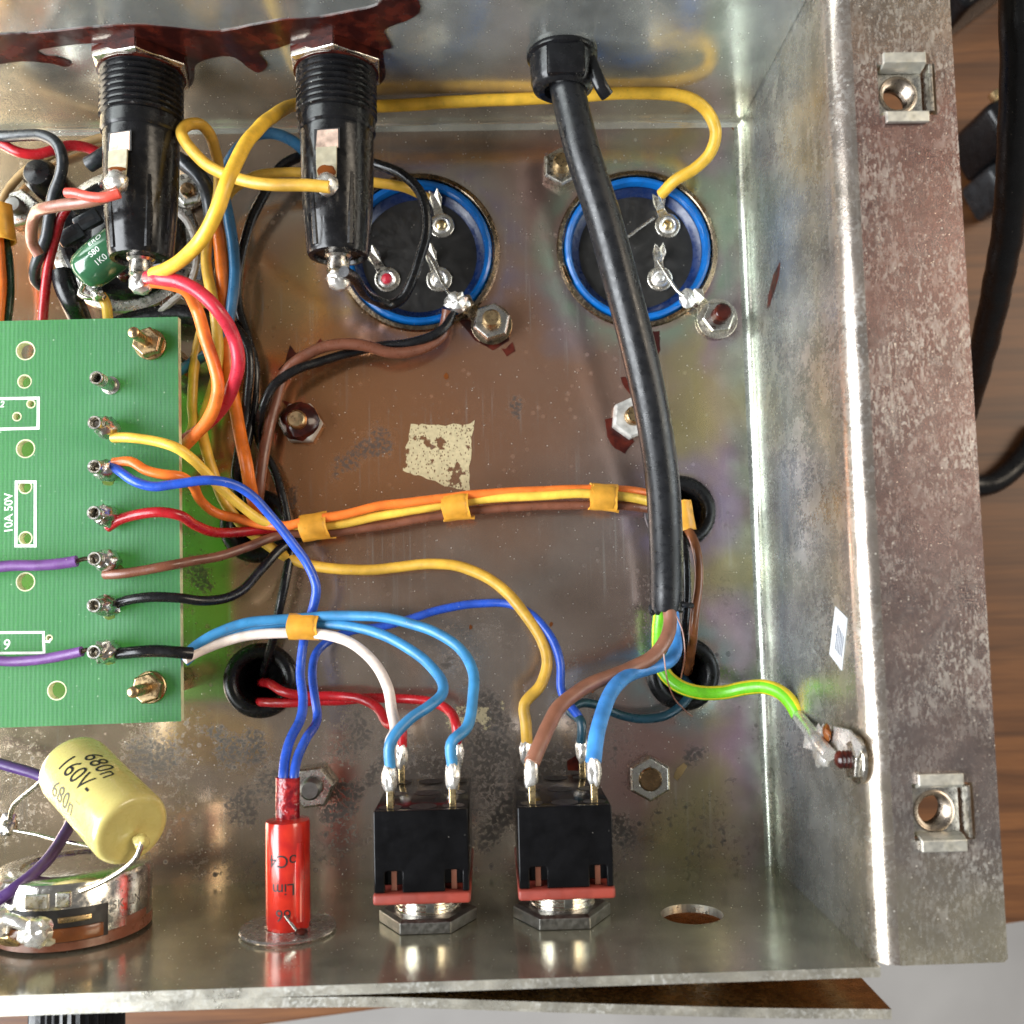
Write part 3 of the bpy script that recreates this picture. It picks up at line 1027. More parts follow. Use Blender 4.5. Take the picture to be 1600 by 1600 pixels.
# rubber grommets
GL = ['black rubber grommet beside thick cable where the tied bundle goes down', 'black rubber grommet where the blue and brown cores leave the cable',
      'black rubber grommet from which two dark red wires come out', 'black rubber grommet hidden under the crossing wires beside the circuit board']
for c, lab in zip(gro_c, GL):
    pr = []
    for k in range(10):
        q = PI * k / 9
        pr.append((5.35 - 1.35 * math.cos(q) + 0.2, 1.7 * math.sin(q)))
    pr = [(4.3, -2.6), (4.0, -0.6)] + pr[0:] + [(6.9, -0.0)]
    pr = [(0.02, -24.0), (3.9, -23.5), (4.05, 0.0)] + [(5.55 - 1.5 * math.cos(PI * k / 9), 0.25 + 1.55 * math.sin(PI * k / 9)) for k in range(10)] + [(7.05, 0.02), (5.15, 0.01), (5.15, -2.4), (6.6, -2.45), (6.4, -4.2), (5.0, -6.0), (4.6, -24.5), (0.02, -24.6)]  # long closed boot below is added, unseen, to keep the hole dark
    g = obj('rubber_grommet', MB().lathe(c, Zp, pr, 40, closed=True), 'rubber', None, origin=c)
    tag(g, lab, 'grommet', 'rubber grommets in the chassis floor')

# cage nuts in the flange
for c, lab in zip(cn, ['cage nut in the flange near the top of the picture', 'cage nut in the flange near the front corner']):
    t_ = thing('cage_nut', (c.x, c.y, FZ), lab, 'cage nut', 'cage nuts in the flange')
    x, y = c.x, c.y
    off = Vector((-0.5, -0.45, 0))
    for sy in (1, -1):
        mb = MB().prism([(x - 3.2, y + sy * 3.0, FZ - 1.2), (x - 3.2, y + sy * 3.3, FZ + 0.05), (x - 3.2, y + sy * 3.7, FZ + 0.95), (x - 3.2, y + sy * 5.3, FZ + 0.9),
                         (x - 3.2, y + sy * 5.3, FZ + 0.15), (x - 3.2, y + sy * 3.9, FZ + 0.12), (x - 3.2, y + sy * 3.65, FZ - 1.2)], (6.3, 0, 0))
        obj('spring_tab', mb, 'zinc_tab', t_, smooth=None, bevel=0.12)
    mb = MB()
    nb = [(x - 3.75, y - 3.7), (x + 3.1, y - 3.7), (x + 3.1, y + 3.7), (x - 3.75, y + 3.7)]
    plate('nut_block', nb, [circ(x - 0.45, y - 0.2, 2.6, 36)], 4.2, ['steel'], ((0, 0, FZ - 1.3), (1, 0, 0), (0, 1, 0), (0, 0, 1)), t_)
    cc = Vector((x - 0.45, y - 0.2, FZ - 5.5))
    pr = [(2.95, 4.24), (2.7, 4.32)] + [(r - 0.0, h) for r, h in [(2.45, 4.2), (2.1, 3.95), (2.45, 3.6), (2.1, 3.3), (2.45, 2.95), (2.1, 2.6), (2.45, 2.25), (2.1, 1.9), (2.45, 1.5), (2.1, 1.1), (2.45, 0.7)]] + [(2.49, 0.0), (2.49, 4.3)]
    obj('thread', MB().lathe(cc, Zp, pr, 32, closed=True), 'thread_steel', t_, smooth=15)
    obj('cage_side', MB().box((x + 3.75, y, FZ - 1.4), (0.5, 7.2, 4.2)), 'steel', t_, smooth=None, bevel=0.1)

# ------------------------------------------------------------------ capacitors seen through the floor
def solder_tab(mb, c, d, ln, wd, tilt=0.0):
    """flat tinned tab from c in direction d (px direction already turned to world), slightly raised and notched at its end"""
    d = Vector(d).normalized()
    sdv = Vector((-d.y, d.x, 0))
    h = 0.35
    p = [c + sdv * wd * 0.42, c + d * ln * 0.55 + sdv * wd * 0.30, c + d * ln * 0.72 + sdv * wd * 0.5 + Vector((0, 0, tilt * 0.7)), c + d * ln + sdv * wd * 0.30 + Vector((0, 0, tilt)),
         c + d * ln * 0.86 + Vector((0, 0, tilt * 0.85)), c + d * ln * 1.02 - sdv * wd * 0.30 + Vector((0, 0, tilt)), c + d * ln * 0.72 - sdv * wd * 0.5 + Vector((0, 0, tilt * 0.7)), c + d * ln * 0.55 - sdv * wd * 0.30, c - sdv * wd * 0.42]
    mb.prism(p, (0, 0, h))


capd = [('blue sleeved electrolytic capacitor with a red rivet, left of the thick cable', [((605, 437), (-22, -38), 'crimson', 5.0), ((690, 353), (-9, -40), 'gold', 5.0), ((686, 437), (-14, -40), 'solder', 5.0)]),
        ('blue sleeved electrolytic capacitor partly covered by the thick black cable', [((1043, 353), (-16, -38), 'gold', 4.8), ((1031, 436), (-2, -38), 'solder', 4.8)])]
for c, (lab, terms) in zip(cap_c, capd):
    t_ = thing('electrolytic_capacitor', (c.x, c.y, 0), lab, 'capacitor', 'electrolytic capacitors in the floor')
    obj('clamp_ring', MB().lathe(c, Zp, [(14.65, -3), (14.65, 0.45), (14.9, 0.7), (15.6, 0.5), (15.9, 0.05), (15.05, 0.04), (14.95, -3)], 72, closed=True), 'gunmetal', t_)
    mb = MB()
    for q, w_ in ((0.5, 0.25), (2.0, 0.2), (3.4, 0.22), (5.1, 0.3)):
        for k in range(5):
            a = q + w_ * k / 5
            mb.box(c + Vector((15.15 * math.cos(a), 15.15 * math.sin(a), 0.85)), (0.7, 0.9, 0.3), Matrix.Rotation(a, 3, 'Z'))
    obj('clamp_tab', mb, 'bronze', t_, smooth=None, bevel=0.08)
    can = obj('can', MB().lathe(c, Zp, [(14.55, -40), (14.55, -1.0), (14.5, 0.1), (14.2, 0.75), (13.75, 0.95), (13.25, 0.75), (12.95, 0.1), (12.85, -0.6)], 72, caps=False), 'capblue', t_)
    obj('rim_wall', MB().lathe(c, Zp, [(12.9, -0.55), (12.8, -1.0), (11.5, -1.95), (11.2, -2.4)], 72, caps=False), 'capnavy', t_)
    obj('end_disc', MB().lathe(c, Zp, [(11.4, -2.6), (11.35, -2.15), (9.6, -2.1), (0.0, -2.05)], 72), 'capbase', t_)
    for (px, dpx, rv, ln) in terms:
        p = P(px[0], px[1], -2.0)
        d = Vector((dpx[0], -dpx[1], 0))
        tm = MB()
        tm.lathe(p, Zp, [(2.55, -0.1), (2.5, 0.32), (2.2, 0.4), (0, 0.4)], 24)
        solder_tab(tm, p + Vector((0, 0, 0.05)), d, ln + 1.6, 2.7, 2.2)
        tt = obj('terminal', tm, 'tinned', t_, smooth=None, bevel=0.06)
        obj('rivet', MB().lathe(p, Zp, [(1.75, 0.4), (1.7, 0.62), (1.35, 0.9), (1.15, 0.8), (1.0, 0.75)], 24), 'solder', tt)
        obj('rivet_core', MB().blob(p + Vector((0, 0, 0.75)), (1.05, 1.05, 0.55), 0.1), rv, tt)

# solder tags under two of the bolts
def solder_tag(c, e, label, mat):
    t_ = thing('solder_tag', c, label, 'solder tag', 'solder tags beside the capacitors')
    d = (e - c); d.z = 0
    d.normalize()
    sdv = Vector((-d.y, d.x, 0))
    z = Vector((0, 0, 0.72))
    ln = (e - c).length
    ring = [c + z + Vector((math.cos(a), math.sin(a), 0)) * 3.9 for a in []]
    body = MB().lathe(c + z, Zp, [(1.8, 0), (4.0, 0), (4.0, 0.3), (1.8, 0.3)], 28, closed=True)
    a0, a1, a2 = c + z + d * 3.4, c + z + d * (ln * 0.62) + Vector((0, 0, 1.4)), c + z + d * ln + Vector((0, 0, 2.3))
    body.prism([a0 + sdv * 1.7, a1 + sdv * 1.3, a1 - sdv * 1.3, a0 - sdv * 1.7], (0, 0, 0.35))
    body.prism([a1 + sdv * 1.3, a2 - d * 1.4 + sdv * 2.1, a2 + sdv * 1.2, a2 - sdv * 1.2, a2 - d * 1.4 - sdv * 2.1, a1 - sdv * 1.3], (0, 0, 0.35))
    obj('tag_strip', body, mat, t_, smooth=None, bevel=0.06)
    return t_, a2


tgA, eA = solder_tag(P(768, 509), P(716, 476), 'dark lacquered solder tag with a bright solder lump and two wires', 'gunmetal')
obj('solder_lump', MB().blob(P(714, 472, 4.6), (2.3, 1.9, 1.9), 0.35, 0.9, seed=3), 'solder', tgA)
obj('bare_lead', wiremesh([(672, 402, 1.5), (690, 440, 3.2), (706, 464, 4.6)], 0.75), 'tinned', tgA)
tgB, eB = solder_tag(P(1119, 500), P(1073, 466), 'bright solder tag with a thin bare lead to the right capacitor', 'tinned')
obj('solder_lump', MB().blob(P(1074, 466, 3.4), (1.5, 2.0, 0.9), 0.3, 0.9, seed=5), 'solder', tgB)
obj('bare_lead', wiremesh([(1027, 408, 1.2), (1042, 432, 2.6), (1058, 455, 3.4), (1068, 462, 3.8)], 0.75), 'tinned', tgB)
bl = obj('bare_lead', wiremesh([(1022, 340, 1.4), (1000, 356, 1.0), (975, 374, 0.2)], 0.7), 'tinned')
tag(bl, 'short thin bare lead running from a capacitor terminal under the cable', 'wire')

# ------------------------------------------------------------------ fuse holders on the rear wall
FUSZ = 24.0


def fuse_holder(uc, label, term_px, side):
    c = PY(uc, 80, FLOOR_D)
    x = P(uc, 250, FUSZ).x
    base = Vector((x, FLOOR_D, FUSZ))
    ax = Vector((0, -1, 0))
    NR = 0.22 if side < 0 else 0.10
    NA = math.atan(NR)
    t_ = thing('fuse_holder', base, label, 'fuse holder', 'fuse holders on the rear wall')
    obj('body', MB().lathe(base, ax, [(6.2, 13.0), (6.28, 13.3), (6.22, 13.9), (6.15, 22), (5.9, 27), (5.25, 34.2), (5.0, 34.7), (4.2, 34.8), (4.0, 34.2), (2.2, 34.2), (0, 34.2)], 48), 'bakelite', t_)
    obj('threaded_neck', MB().lathe(base, ax, [(6.3, 0.0), (6.3, 1.8)] + thread_prof(6.9, 1.9, 10.6, 0.97, 0.5) + [(6.6, 10.8), (6.65, 12.9), (6.35, 13.3)], 56), 'bakelite', t_)
    nu = obj('nut', hexnut(MB(), base + ax * 0.1, ax, 8.5, 6.45, 2.1, 0.0, (NR, 0, 1)), 'tinned', t_, smooth=None, bevel=0.18)
    mb = MB()
    for k, (a0, a1) in enumerate(((-59.5, -0.5), (0.5, 59.5))):
        # lacquer film lying on the two upper flats
        for s0 in (0,):
            q0, q1 = math.radians(a0) + NA, math.radians(a1) + NA
            rr0 = 8.5 * math.cos(PI / 6)
            mid = math.radians(-30 if k == 0 else 30) + NA
            def flat(q, d):
                r_ = rr0 / math.cos(q - mid)
                return base + Vector((math.sin(q) * r_, -d, math.cos(q) * r_)) + Vector((math.sin(mid), 0, math.cos(mid))) * 0.05
            mb.prism([flat(q0, 0.05), flat(q0, 1.75 - 0.6 * (k == 0)), flat((q0 * 2 + q1) / 3, 1.9 - 0.9 * (k == 0)), flat((q0 + q1) / 2, 1.55 + 0.2 * k), flat(q1, 1.7), flat(q1, 0.05)], Vector((math.sin(mid), 0, math.cos(mid))) * 0.14)
    obj('lacquer_film', mb, 'lacquer', nu, smooth=None)
    obj('lacquer_ring', MB().lathe(base, ax, [(6.5, 2.15), (7.2, 2.2), (7.3, 2.4), (6.6, 2.55)], 40), 'lacquer', nu)
    # raised ribs along the lower body
    mb = MB()
    for q in (-0.62, 0.55):
        dirv = Vector((math.sin(q), 0, math.cos(q)))
        p0, p1 = base + ax * 22 + dirv * 5.75, base + ax * 34.0 + dirv * 5.0
        mb.tube([p0, (p0 + p1) / 2, p1], [0.5, 0.75, 0.7], 8)
    obj('rib', mb, 'bakelite', t_)
    # side contact: window in the body and bent tinned tab
    sx = -0.24 if side < 0 else -0.12
    dv = Vector((math.sin(sx), 0, math.cos(sx)))
    tv = Vector((math.cos(sx), 0, -math.sin(sx)))
    w0 = base + ax * 16.9 + dv * 6.12
    obj('window_recess', MB().prism([w0 - tv * 2.15 - ax * 1.85, w0 + tv * 2.15 - ax * 1.85, w0 + tv * 2.15 + ax * 1.7, w0 - tv * 2.15 + ax * 1.7], dv * 0.12), 'ink', t_, smooth=None)
    obj('contact_window', MB().prism([w0 - tv * 1.6 - ax * 1.6, w0 + tv * 1.9 - ax * 1.6, w0 + tv * 1.9 + ax * 1.6, w0 - tv * 1.9 + ax * 1.6], dv * 0.22), 'contact', t_, smooth=None)
    bend = base + ax * 18.4 + dv * 6.4
    tip = P(term_px[0], term_px[1], FUSZ + 8.6)
    dd = tip - bend
    mid = bend + dd * 0.5
    mb = MB()
    wv = tv * 1.75
    for a_, b_, wa, wb in ((bend, mid, 1.0, 0.98), (mid, tip, 0.98, 0.85)):
        mb.prism([a_ - wv * wa, a_ + wv * wa, b_ + wv * wb, b_ - wv * wb], dv * 0.35)
    st_ = obj('side_tab', mb, 'tab', t_, smooth=None, bevel=0.06)
    obj('solder', MB().blob(tip + Vector((0, -0.3, 0.6)), (1.9, 1.9, 1.5), 0.2, 0.6, seed=uc), 'solder', st_)
    obj('flux_stain', MB().blob(tip + Vector((0, 1.9, 0.42)) - dd * 0.0, (1.5, 1.1 if side > 0 else 0.45, 0.14), 0.3, 0.8, seed=uc + 1), 'flux', st_)
    # end contact
    e0 = base + ax * 34.3
    ec = obj('end_contact', MB().lathe(e0, ax, [(2.3, -0.5), (2.35, 0.4), (1.95, 0.8), (1.9, 2.6), (2.0, 3.0), (1.5, 3.4), (1.6, 4.4), (0.8, 5.2)], 20), 'solder_dull', t_)
    obj('solder', MB().blob(e0 + ax * 4.5, (2.0, 1.9, 1.7), 0.22, 0.8, seed=uc * 2), 'solder', ec)
    return t_


fuse_holder(221, 'black fuse holder with a salmon wire on its side tab, nearest the circuit board', (184, 284), -1)
fuse_holder(527, 'black fuse holder with a yellow wire on its side tab, in front of left capacitor', (511, 287), 1)

# ------------------------------------------------------------------ mains cable, strain relief
wc = PY(880, 86, FLOOR_D)
sr_c = Vector((P(878, 80, 25.4).x, FLOOR_D, 25.4))
t_ = thing('strain_relief', sr_c, 'black plastic strain relief bush gripping the thick cable at rear wall', 'strain relief')
ax = Vector((0.0, -1, 0.0))
obj('collar', MB().lathe(sr_c, ax, [(6.0, 0.0), (6.15, 0.3), (6.1, 0.8), (5.6, 1.1), (5.5, 5.2), (5.1, 6.3), (4.2, 6.9), (3.3, 6.7), (3.2, 5.5)], 40), 'bakelite', t_, smooth=40)
mb = MB()
mb.box(sr_c + Vector((0.2, -3.6, 4.5)), (6.4, 5.6, 2.4))
obj('clamp_block', mb, 'bakelite', t_, smooth=35, bevel=0.6)
mb = MB().tube(spline([sr_c + Vector((5.0, -3.5, 3.2)), sr_c + Vector((5.9, -7.0, 4.0)), sr_c + Vector((7.0, -10.5, 3.4)), sr_c + Vector((8.0, -12.2, 2.2))]), [1.5] * 40, 8, ry=0.45) if False else MB()
pth = spline([sr_c + Vector((4.4, -2.4, 2.6)), sr_c + Vector((5.2, -5.4, 3.4)), sr_c + Vector((6.3, -7.8, 3.2)), sr_c + Vector((7.3, -8.8, 2.3))])
mb.tube(pth, 1.15, 12, up=(1, 0, 0.4), ry=0.5)
obj('hook', mb, 'bakelite', t_)

mc = thing('mains_cable', sr_c, 'thick black sleeved mains cable crossing the chassis with three coloured cores', 'cable')
cab = [sr_c + Vector((0, 6, 0)), sr_c + Vector((0.3, -4, 0.6))] + uvh([(889, 150, 26), (911, 240, 27), (943, 340, 27), (973, 450, 26.5), (1001, 560, 25), (1022, 660, 22), (1035, 750, 18.5), (1040, 830, 15), (1042, 900, 12), (1041, 950, 10.5)])
path = spline(cab, 1.2)
rr = [3.0 + 0.03 * noise.noise(Vector((i * 0.2, 0, 0))) for i in range(len(path))]
rr[-1] = 2.85
jk = obj('sleeve', MB().tube(path, rr, 28), 'jacket', mc)
mb = MB()
e = path[-1]
for k in range(9):
    q = 2 * PI * k / 9 + 0.3
    l_ = 0.5 + 0.9 * random.random()
    p = e + Vector((2.55 * math.cos(q), 0.3, 2.45 * math.sin(q)))
    mb.blob(p + Vector((0, -l_ * 0.3, 0)), (0.75, 0.5 + l_ * 0.5, 0.4), 0.3, 0.9, 10, 6, seed=k)
mb.tube(spline([e + Vector((2.3, 0.8, 1.2)), e + Vector((3.4, 0.5, 1.6)), e + Vector((4.5, 0.35, 1.2))]), [0.6, 0.55, 0.5, 0.5, 0.45, 0.3][:len(spline([e + Vector((2.3, 0.8, 1.2)), e + Vector((3.4, 0.5, 1.6)), e + Vector((4.5, 0.35, 1.2))]))] if False else 0.5, 8)
obj('torn_end', mb, 'jacket', jk)
ep = wob(spline(uvh([(1034, 945, 10), (1029, 985, 9), (1030, 1020, 8), (1037, 1050, 8), (1058, 1070, 9), (1090, 1081, 10), (1130, 1082, 11), (1165, 1075, 13), (1195, 1073, 15), (1220, 1082, 17), (1238, 1101, 19), (1247, 1118, 20)])), 0.08, 4.4)
obj('earth_core', MB().tube(ep, 1.28, 20, mifn=lambda k, n: 1 if k in (14, 15, 16, 17, 3) else 0), ['earthgreen', 'earthyellow'], mc)
for q in ([(1052, 953, 13), (1066, 985, 14), (1070, 1020, 14), (1064, 1060, 10)], [(1037, 1022, 18), (1041, 1055, 18), (1050, 1082, 16), (1068, 1107, 9), (1082, 1118, 4)]):
    obj('fibre_strand', wiremesh(q, 0.28, 6), 'pinkbrown', mc)

# earth bolt, ring tag
eb = PXX(1342, 1186, 0)
bolt('earth_bolt', eb, (-1, 0, 0), 2.9, 1.3, 0.8, 3.0, ('tinned', 'lacquer'), 'dark threaded earth bolt through the side wall near the front corner', 0.2, group='earth point on the side wall', washer=3.5, up=(0, 0, 1))
t_ = thing('earth_tag', eb, 'bright solder tag on the side wall joined to green and yellow core', 'solder tag', 'earth point on the side wall')
ws, we = P(1247, 1118, 20), PXX(1322, 1180, -2.6)
A0 = PXX(1300, 1153, -1.2)
lug = MB().prism([PXX(1262, 1140, -3), PXX(1300, 1133, -1.4), PXX(1330, 1140, -0.9), PXX(1352, 1165, -0.9), PXX(1340, 1186, -0.9), PXX(1300, 1182, -1.6), PXX(1258, 1168, -3)], (-0.4, 0, 0))
obj('tag_strip', lug, 'solder_bright', t_, smooth=None, bevel=0.08)
obj('bared_conductor', MB().tube(spline([ws, (ws + PXX(1278, 1158, -3.6)) / 2, PXX(1278, 1158, -3.6), PXX(1296, 1180, -3.2)]), 1.05, 12), 'solder_bright', t_)
obj('solder', MB().blob(PXX(1283, 1166, -2.6), (1.1, 3.2, 2.8), 0.35, 0.8, seed=9), 'solder_bright', t_)
obj('flux_stain', MB().blob(PXX(1292, 1146, -2.6), (0.5, 1.4, 1.2), 0.3, 0.8, seed=10), 'flux', t_)

# ------------------------------------------------------------------ toggle switches on the front wall
SWZ = 24.5


def toggle_switch(uc, label):
    top_l, top_r = P(uc - 75, 1330, 37.5), P(uc + 75, 1330, 37.5)
    x = (top_l.x + top_r.x) / 2
    hw = 7.1
    t_ = thing('toggle_switch', (x, 0, SWZ), label, 'toggle switch', 'toggle switches on the front wall')
    y0, y1, z0, z1 = 8.2, 20.2, 11.9, 37.5
    # black moulded case: front skirt cut away over two slots in its top face
    sec = [(-hw, y0), (-hw, y1), (hw, y1), (hw, y0), (hw - 1.0, y0), (hw - 1.0, y0 + 2.9), (hw - 1.3, y0 + 3.2), (hw - 3.4, y0 + 3.2), (hw - 3.6, y0 + 2.9), (hw - 3.6, y0),
           (-hw + 4.2, y0), (-hw + 4.2, y0 + 2.9), (-hw + 4.0, y0 + 3.2), (-hw + 1.9, y0 + 3.2), (-hw + 1.6, y0 + 2.9), (-hw + 1.6, y0)]
    cs = obj('case', MB().prism([(x + a, b, z1 - 1.1) for a, b in sec], (0, 0, 1.1)), 'switchblack', t_, smooth=40, bevel=0.45, seg=3)
    cb = MB().box((x, (y0 + 0.8 + y1 - 0.02) / 2, (z0 + z1 - 1.12) / 2), (2 * hw - 0.02, y1 - y0 - 0.84, z1 - z0 - 1.12))
    obj('case_body', cb, 'switchblack', t_, smooth=40, bevel=0.25)
    mb = MB().box((x - hw + 2.9, y0 + 1.5, z1 - 1.3), (0.8, 2.8, 0.5)).box((x + hw - 2.3, y0 + 1.5, z1 - 1.3), (0.8, 2.8, 0.5))
    obj('slot_insert', mb, 'brown', t_, smooth=None)
    obj('base_plate', MB().box((x, y0 - 0.85, (z0 + z1) / 2 + 0.15), (2 * hw + 0.35, 1.66, z1 - z0 + 0.5)), 'switchred', t_, smooth=40, bevel=0.45, seg=3)
    b0 = Vector((x, 6.3, SWZ))
    obj('threaded_bush', MB().lathe(b0, (0, -1, 0), [(4.6, 0)] + thread_prof(5.4, 0.1, 6.2, 0.85, 0.4) + thread_prof(4.95, 6.2, 12, 0.8, 0.32) + [(4, 12.1)], 40), 'nickel', t_)
    obj('bush_slot', MB().box((x + 0.7, 4.6, SWZ + 5.15), (1.3, 3.4, 0.9)), 'darksteel', t_, smooth=None)
    obj('nut', hexnut(MB(), Vector((x, 0.06, SWZ)), (0, 1, 0), 7.9, 5.3, 2.1, PI / 6, (0, 0, 1)), 'darksteel', t_, smooth=None, bevel=0.12)
    lv = obj('lever', MB().lathe((x, -5.5, SWZ), (0, -1, -0.18), [(1.2, 0), (1.4, 2), (2.0, 5.5), (1.8, 6.6), (0, 7)], 20), 'nickel', t_)
    # end face: recess ovals and six terminals
    mb = MB()
    for zz in (34.7, 24.7, 14.9):
        mb.lathe((x + 0.2, y1 + 0.012, zz), (0, 1, 0), [(2.1, 0), (1.9, 0.03), (0, 0.03)], 24)
        for sx in (-1, 1):
            mb.lathe((x + sx * 4.8, y1 + 0.012, zz), (0, 1, 0), [(1.75, 0), (1.5, 0.03), (0, 0.03)], 24)
    obj('recess', mb, 'ink', cs, smooth=None)
    for zz in (34.7, 14.9):
        for sx in (-1, 1):
            p = Vector((x + sx * 4.75, y1 - 0.5, zz))
            tm = MB().prism([p + Vector((-0.5, 0, -0.9)), p + Vector((-0.5, 0, 0.9)), p + Vector((-0.5, 4.4, 1.0)), p + Vector((-0.5, 6.8, 0.7)), p + Vector((-0.5, 6.8, -0.7)), p + Vector((-0.5, 4.4, -1.0))], (1.0, 0, 0))
            tm = obj('terminal', tm, 'gold', t_, smooth=None, bevel=0.1)
            obj('solder', MB().blob(p + Vector((0.1 * sx, 5.1, 0.25)), (1.15, 2.6, 1.3), 0.26, 0.6, 24, 16, seed=zz + sx + uc), 'solder_bright', tm)
    return t_, x


sw1, sx1 = toggle_switch(658, 'toggle switch with light blue, white and red wires soldered on')
sw2, sx2 = toggle_switch(884, 'toggle switch joined to the brown and blue cores of thick cable')

# ------------------------------------------------------------------ red indicator lamp
lz = 27.2
lx = (P(413, 1370, 28).x + P(484, 1370, 28).x) / 2
t_ = thing('indicator_lamp', (lx, 0, lz), 'red tubular indicator lamp with dark printing and two blue wires', 'indicator lamp')
lb0 = Vector((lx, 1.2, lz))
by = Vector((0, 1, 0))
body = obj('lamp_body', MB().lathe(lb0, by, [(3.3, -6), (3.4, 0), (3.52, 0.3), (3.52, 15.4), (3.4, 15.9), (2.0, 16.15), (0, 16.15)], 44), 'lampred', t_)
obj('rib', MB().lathe(lb0 + Vector((2.0, 0.9, 2.05)), by, [(1.0, 0), (1.05, 9), (0.8, 12), (0, 12.4)], 20), 'lampred', body)
pts = [lb0 + Vector((0, 16.2, 0)), lb0 + Vector((0, 18.5, 0.1)), lb0 + Vector((0.1, 22.6, 0.2))]
obj('wire_sleeve', MB().tube(spline(pts), 1.05, 20, ry=1.85), 'sleeve', t_)
obj('retaining_disc', MB().lathe((lx, 0.2, lz + 0.3), by, [(3.6, 0), (7.4, 0), (7.55, 0.25), (7.4, 0.55), (3.6, 0.6)], 56, closed=True), 'washer_clear', t_)
obj('retaining_pin', MB().tube([Vector((lx + 0.2, 3.3, lz + 3.4)), Vector((lx + 2.2, 1.4, lz + 4.6))], 0.24, 8), 'nickel', t_)
obj('lacquer_drop', MB().blob((lx + 2.9, 1.1, lz + 4.4), (1.1, 0.5, 0.9), 0.2), 'lacquer', t_)
for s_, yy, sz in (('oC4', 10.4, 2.75), ('Lim', 6.1, 2.6), ('66', 2.2, 2.6)):
    text_round('printing', s_, sz, lb0 + Vector((0, yy, 0)), (0, -1, 0), (-0.02, 0, 1), 3.53, 'ink', body, extrude=0.01, weight=0.0, spacing=0.97)

# ------------------------------------------------------------------ printed circuit board
BT = 17.6
pc = thing('circuit_board', P(140, 815, 0), 'green printed circuit board with hollow terminal pins and white print', 'circuit board')
pcs = [P(-220, 507, BT), P(278, 495, BT), P(283, 1127, BT), P(-220, 1145, BT)]
bh = []
for (u, v, r) in [(40, 548, 1.48), (38.5, 596, 1.05), (26.5, 651, 0.62), (48.5, 631, 0.6), (40, 701, 1.45), (39.5, 761, 1.0), (40, 841, 1.0), (40, 909, 1.45), (89, 1079, 1.45), (77, 997, 0.4)]:
    p = P(u, v, BT)
    bh.append(circ(p.x, p.y, r, 28))
for (u, v, r) in [(40, 548, 1.48), (38.5, 596, 1.05), (26.5, 651, 0.62), (48.5, 631, 0.6), (40, 701, 1.45), (39.5, 761, 1.0), (40, 841, 1.0), (40, 909, 1.45), (89, 1079, 1.45), (77, 997, 0.4)]:
    p = P(u, v, BT)
    obj('hole_rim', MB().lathe(p, Zp, [(r - 0.03, -1.55), (r + 0.22, 0.0), (r + 0.2, 0.03), (r + 0.02, 0.035), (r - 0.06, -0.1)], 28, closed=True), 'boardedge', pc)
plate('board', [(p.x, p.y) for p in (pcs[3], pcs[2], pcs[1], pcs[0])], bh, 1.6, ['board', 'boardedge'], ((0, 0, BT), (1, 0, 0), (0, 1, 0), (0, 0, 1)), pc)


def silk_line(mb, pts, wd=0.5):
    for (a, b) in zip(pts[:-1], pts[1:]):
        a, b = P(*a, BT), P(*b, BT)
        d = (b - a).normalized() * wd / 2
        s_ = Vector((-d.y, d.x, 0))
        mb.prism([a + d + s_, b + d + s_, b + d - s_, a + d - s_], (0, 0, 0.035))


mb = MB()
silk_line(mb, [(-60, 624), (60, 622), (59.5, 669), (-60, 672)])
silk_line(mb, [(25.5, 753), (55, 753), (55, 853), (25, 853), (25.5, 753)])
silk_line(mb, [(-60, 989), (68, 988), (69, 1020), (-60, 1021)], 0.45)
silk_line(mb, [(69, 1002), (77, 1003), (79, 999)], 0.35)
obj('white_outline', mb, 'silk', pc, smooth=None)
ex = (P(14, 770, BT) - P(14, 836, BT))
ey = Vector((-1, 0.02, 0))
text_flat('white_print', '10A 50V', 2.0, P(14, 801, BT) + Vector((0, 0, 0.01)), ex, ey, 'silk', pc, shear=-0.12, extrude=0.02, weight=0.03, spacing=0.98)
text_flat('white_print', '9', 2.5, P(10, 1008, BT) + Vector((0, 0, 0.01)), (1, 0, 0), (0, 1, 0), 'silk', pc, shear=0.1, extrude=0.02, weight=0.03)
text_flat('white_print', '2', 1.5, P(3, 632, BT) + Vector((0, 0, 0.01)), (1, 0, 0), (0, 1, 0), 'silk', pc, shear=0.2, extrude=0.02, weight=0.04)

pins = [(150, 590, 0), (147, 660, 1), (147, 729, 1), (146, 801, 1), (147, 873, 1), (146, 946, 1), (146, 1019, 1)]
for i, (u, v, sol) in enumerate(pins):
    p = P(u, v, BT + 6.6)
    p.z = BT
    pr = [(0.78, 1.0), (0.78, 6.45), (0.88, 6.6), (1.1, 6.6), (1.18, 6.45)] + [(1.18, 6.0), (1.05, 5.9), (1.18, 5.75), (1.18, 5.4), (1.05, 5.3), (1.18, 5.15), (1.18, 4.8), (1.05, 4.7), (1.18, 4.55)] + [(1.18, 0.4), (1.6, 0.35), (1.6, 0.0), (0.7, 0.0)]
    pn = obj('terminal_pin', MB().lathe(p, Zp, pr, 24, closed=True), 'steel', pc)
    obj('pin_bore', MB().lathe(p, Zp, [(0.775, 0.9), (0.775, 2.2), (0, 2.2)], 16), 'ink', pn)
    if sol:
        mb = MB().blob(p + Vector((0.45, -0.15, 2.4)), (2.05 + 0.25 * (i > 3), 1.85 + 0.2 * (i == 6), 2.7), 0.28, 0.75, 24, 14, seed=i * 3.1)
        obj('solder', mb, 'solder_dull', pn)
        obj('flux_stain', MB().blob(p + Vector((0.5 + 0.8 * math.sin(i * 2.0), -1.7, 0.02)), (1.1, 0.8, 0.05), 0.4, 1.0, seed=i), 'flux_olive', pn)

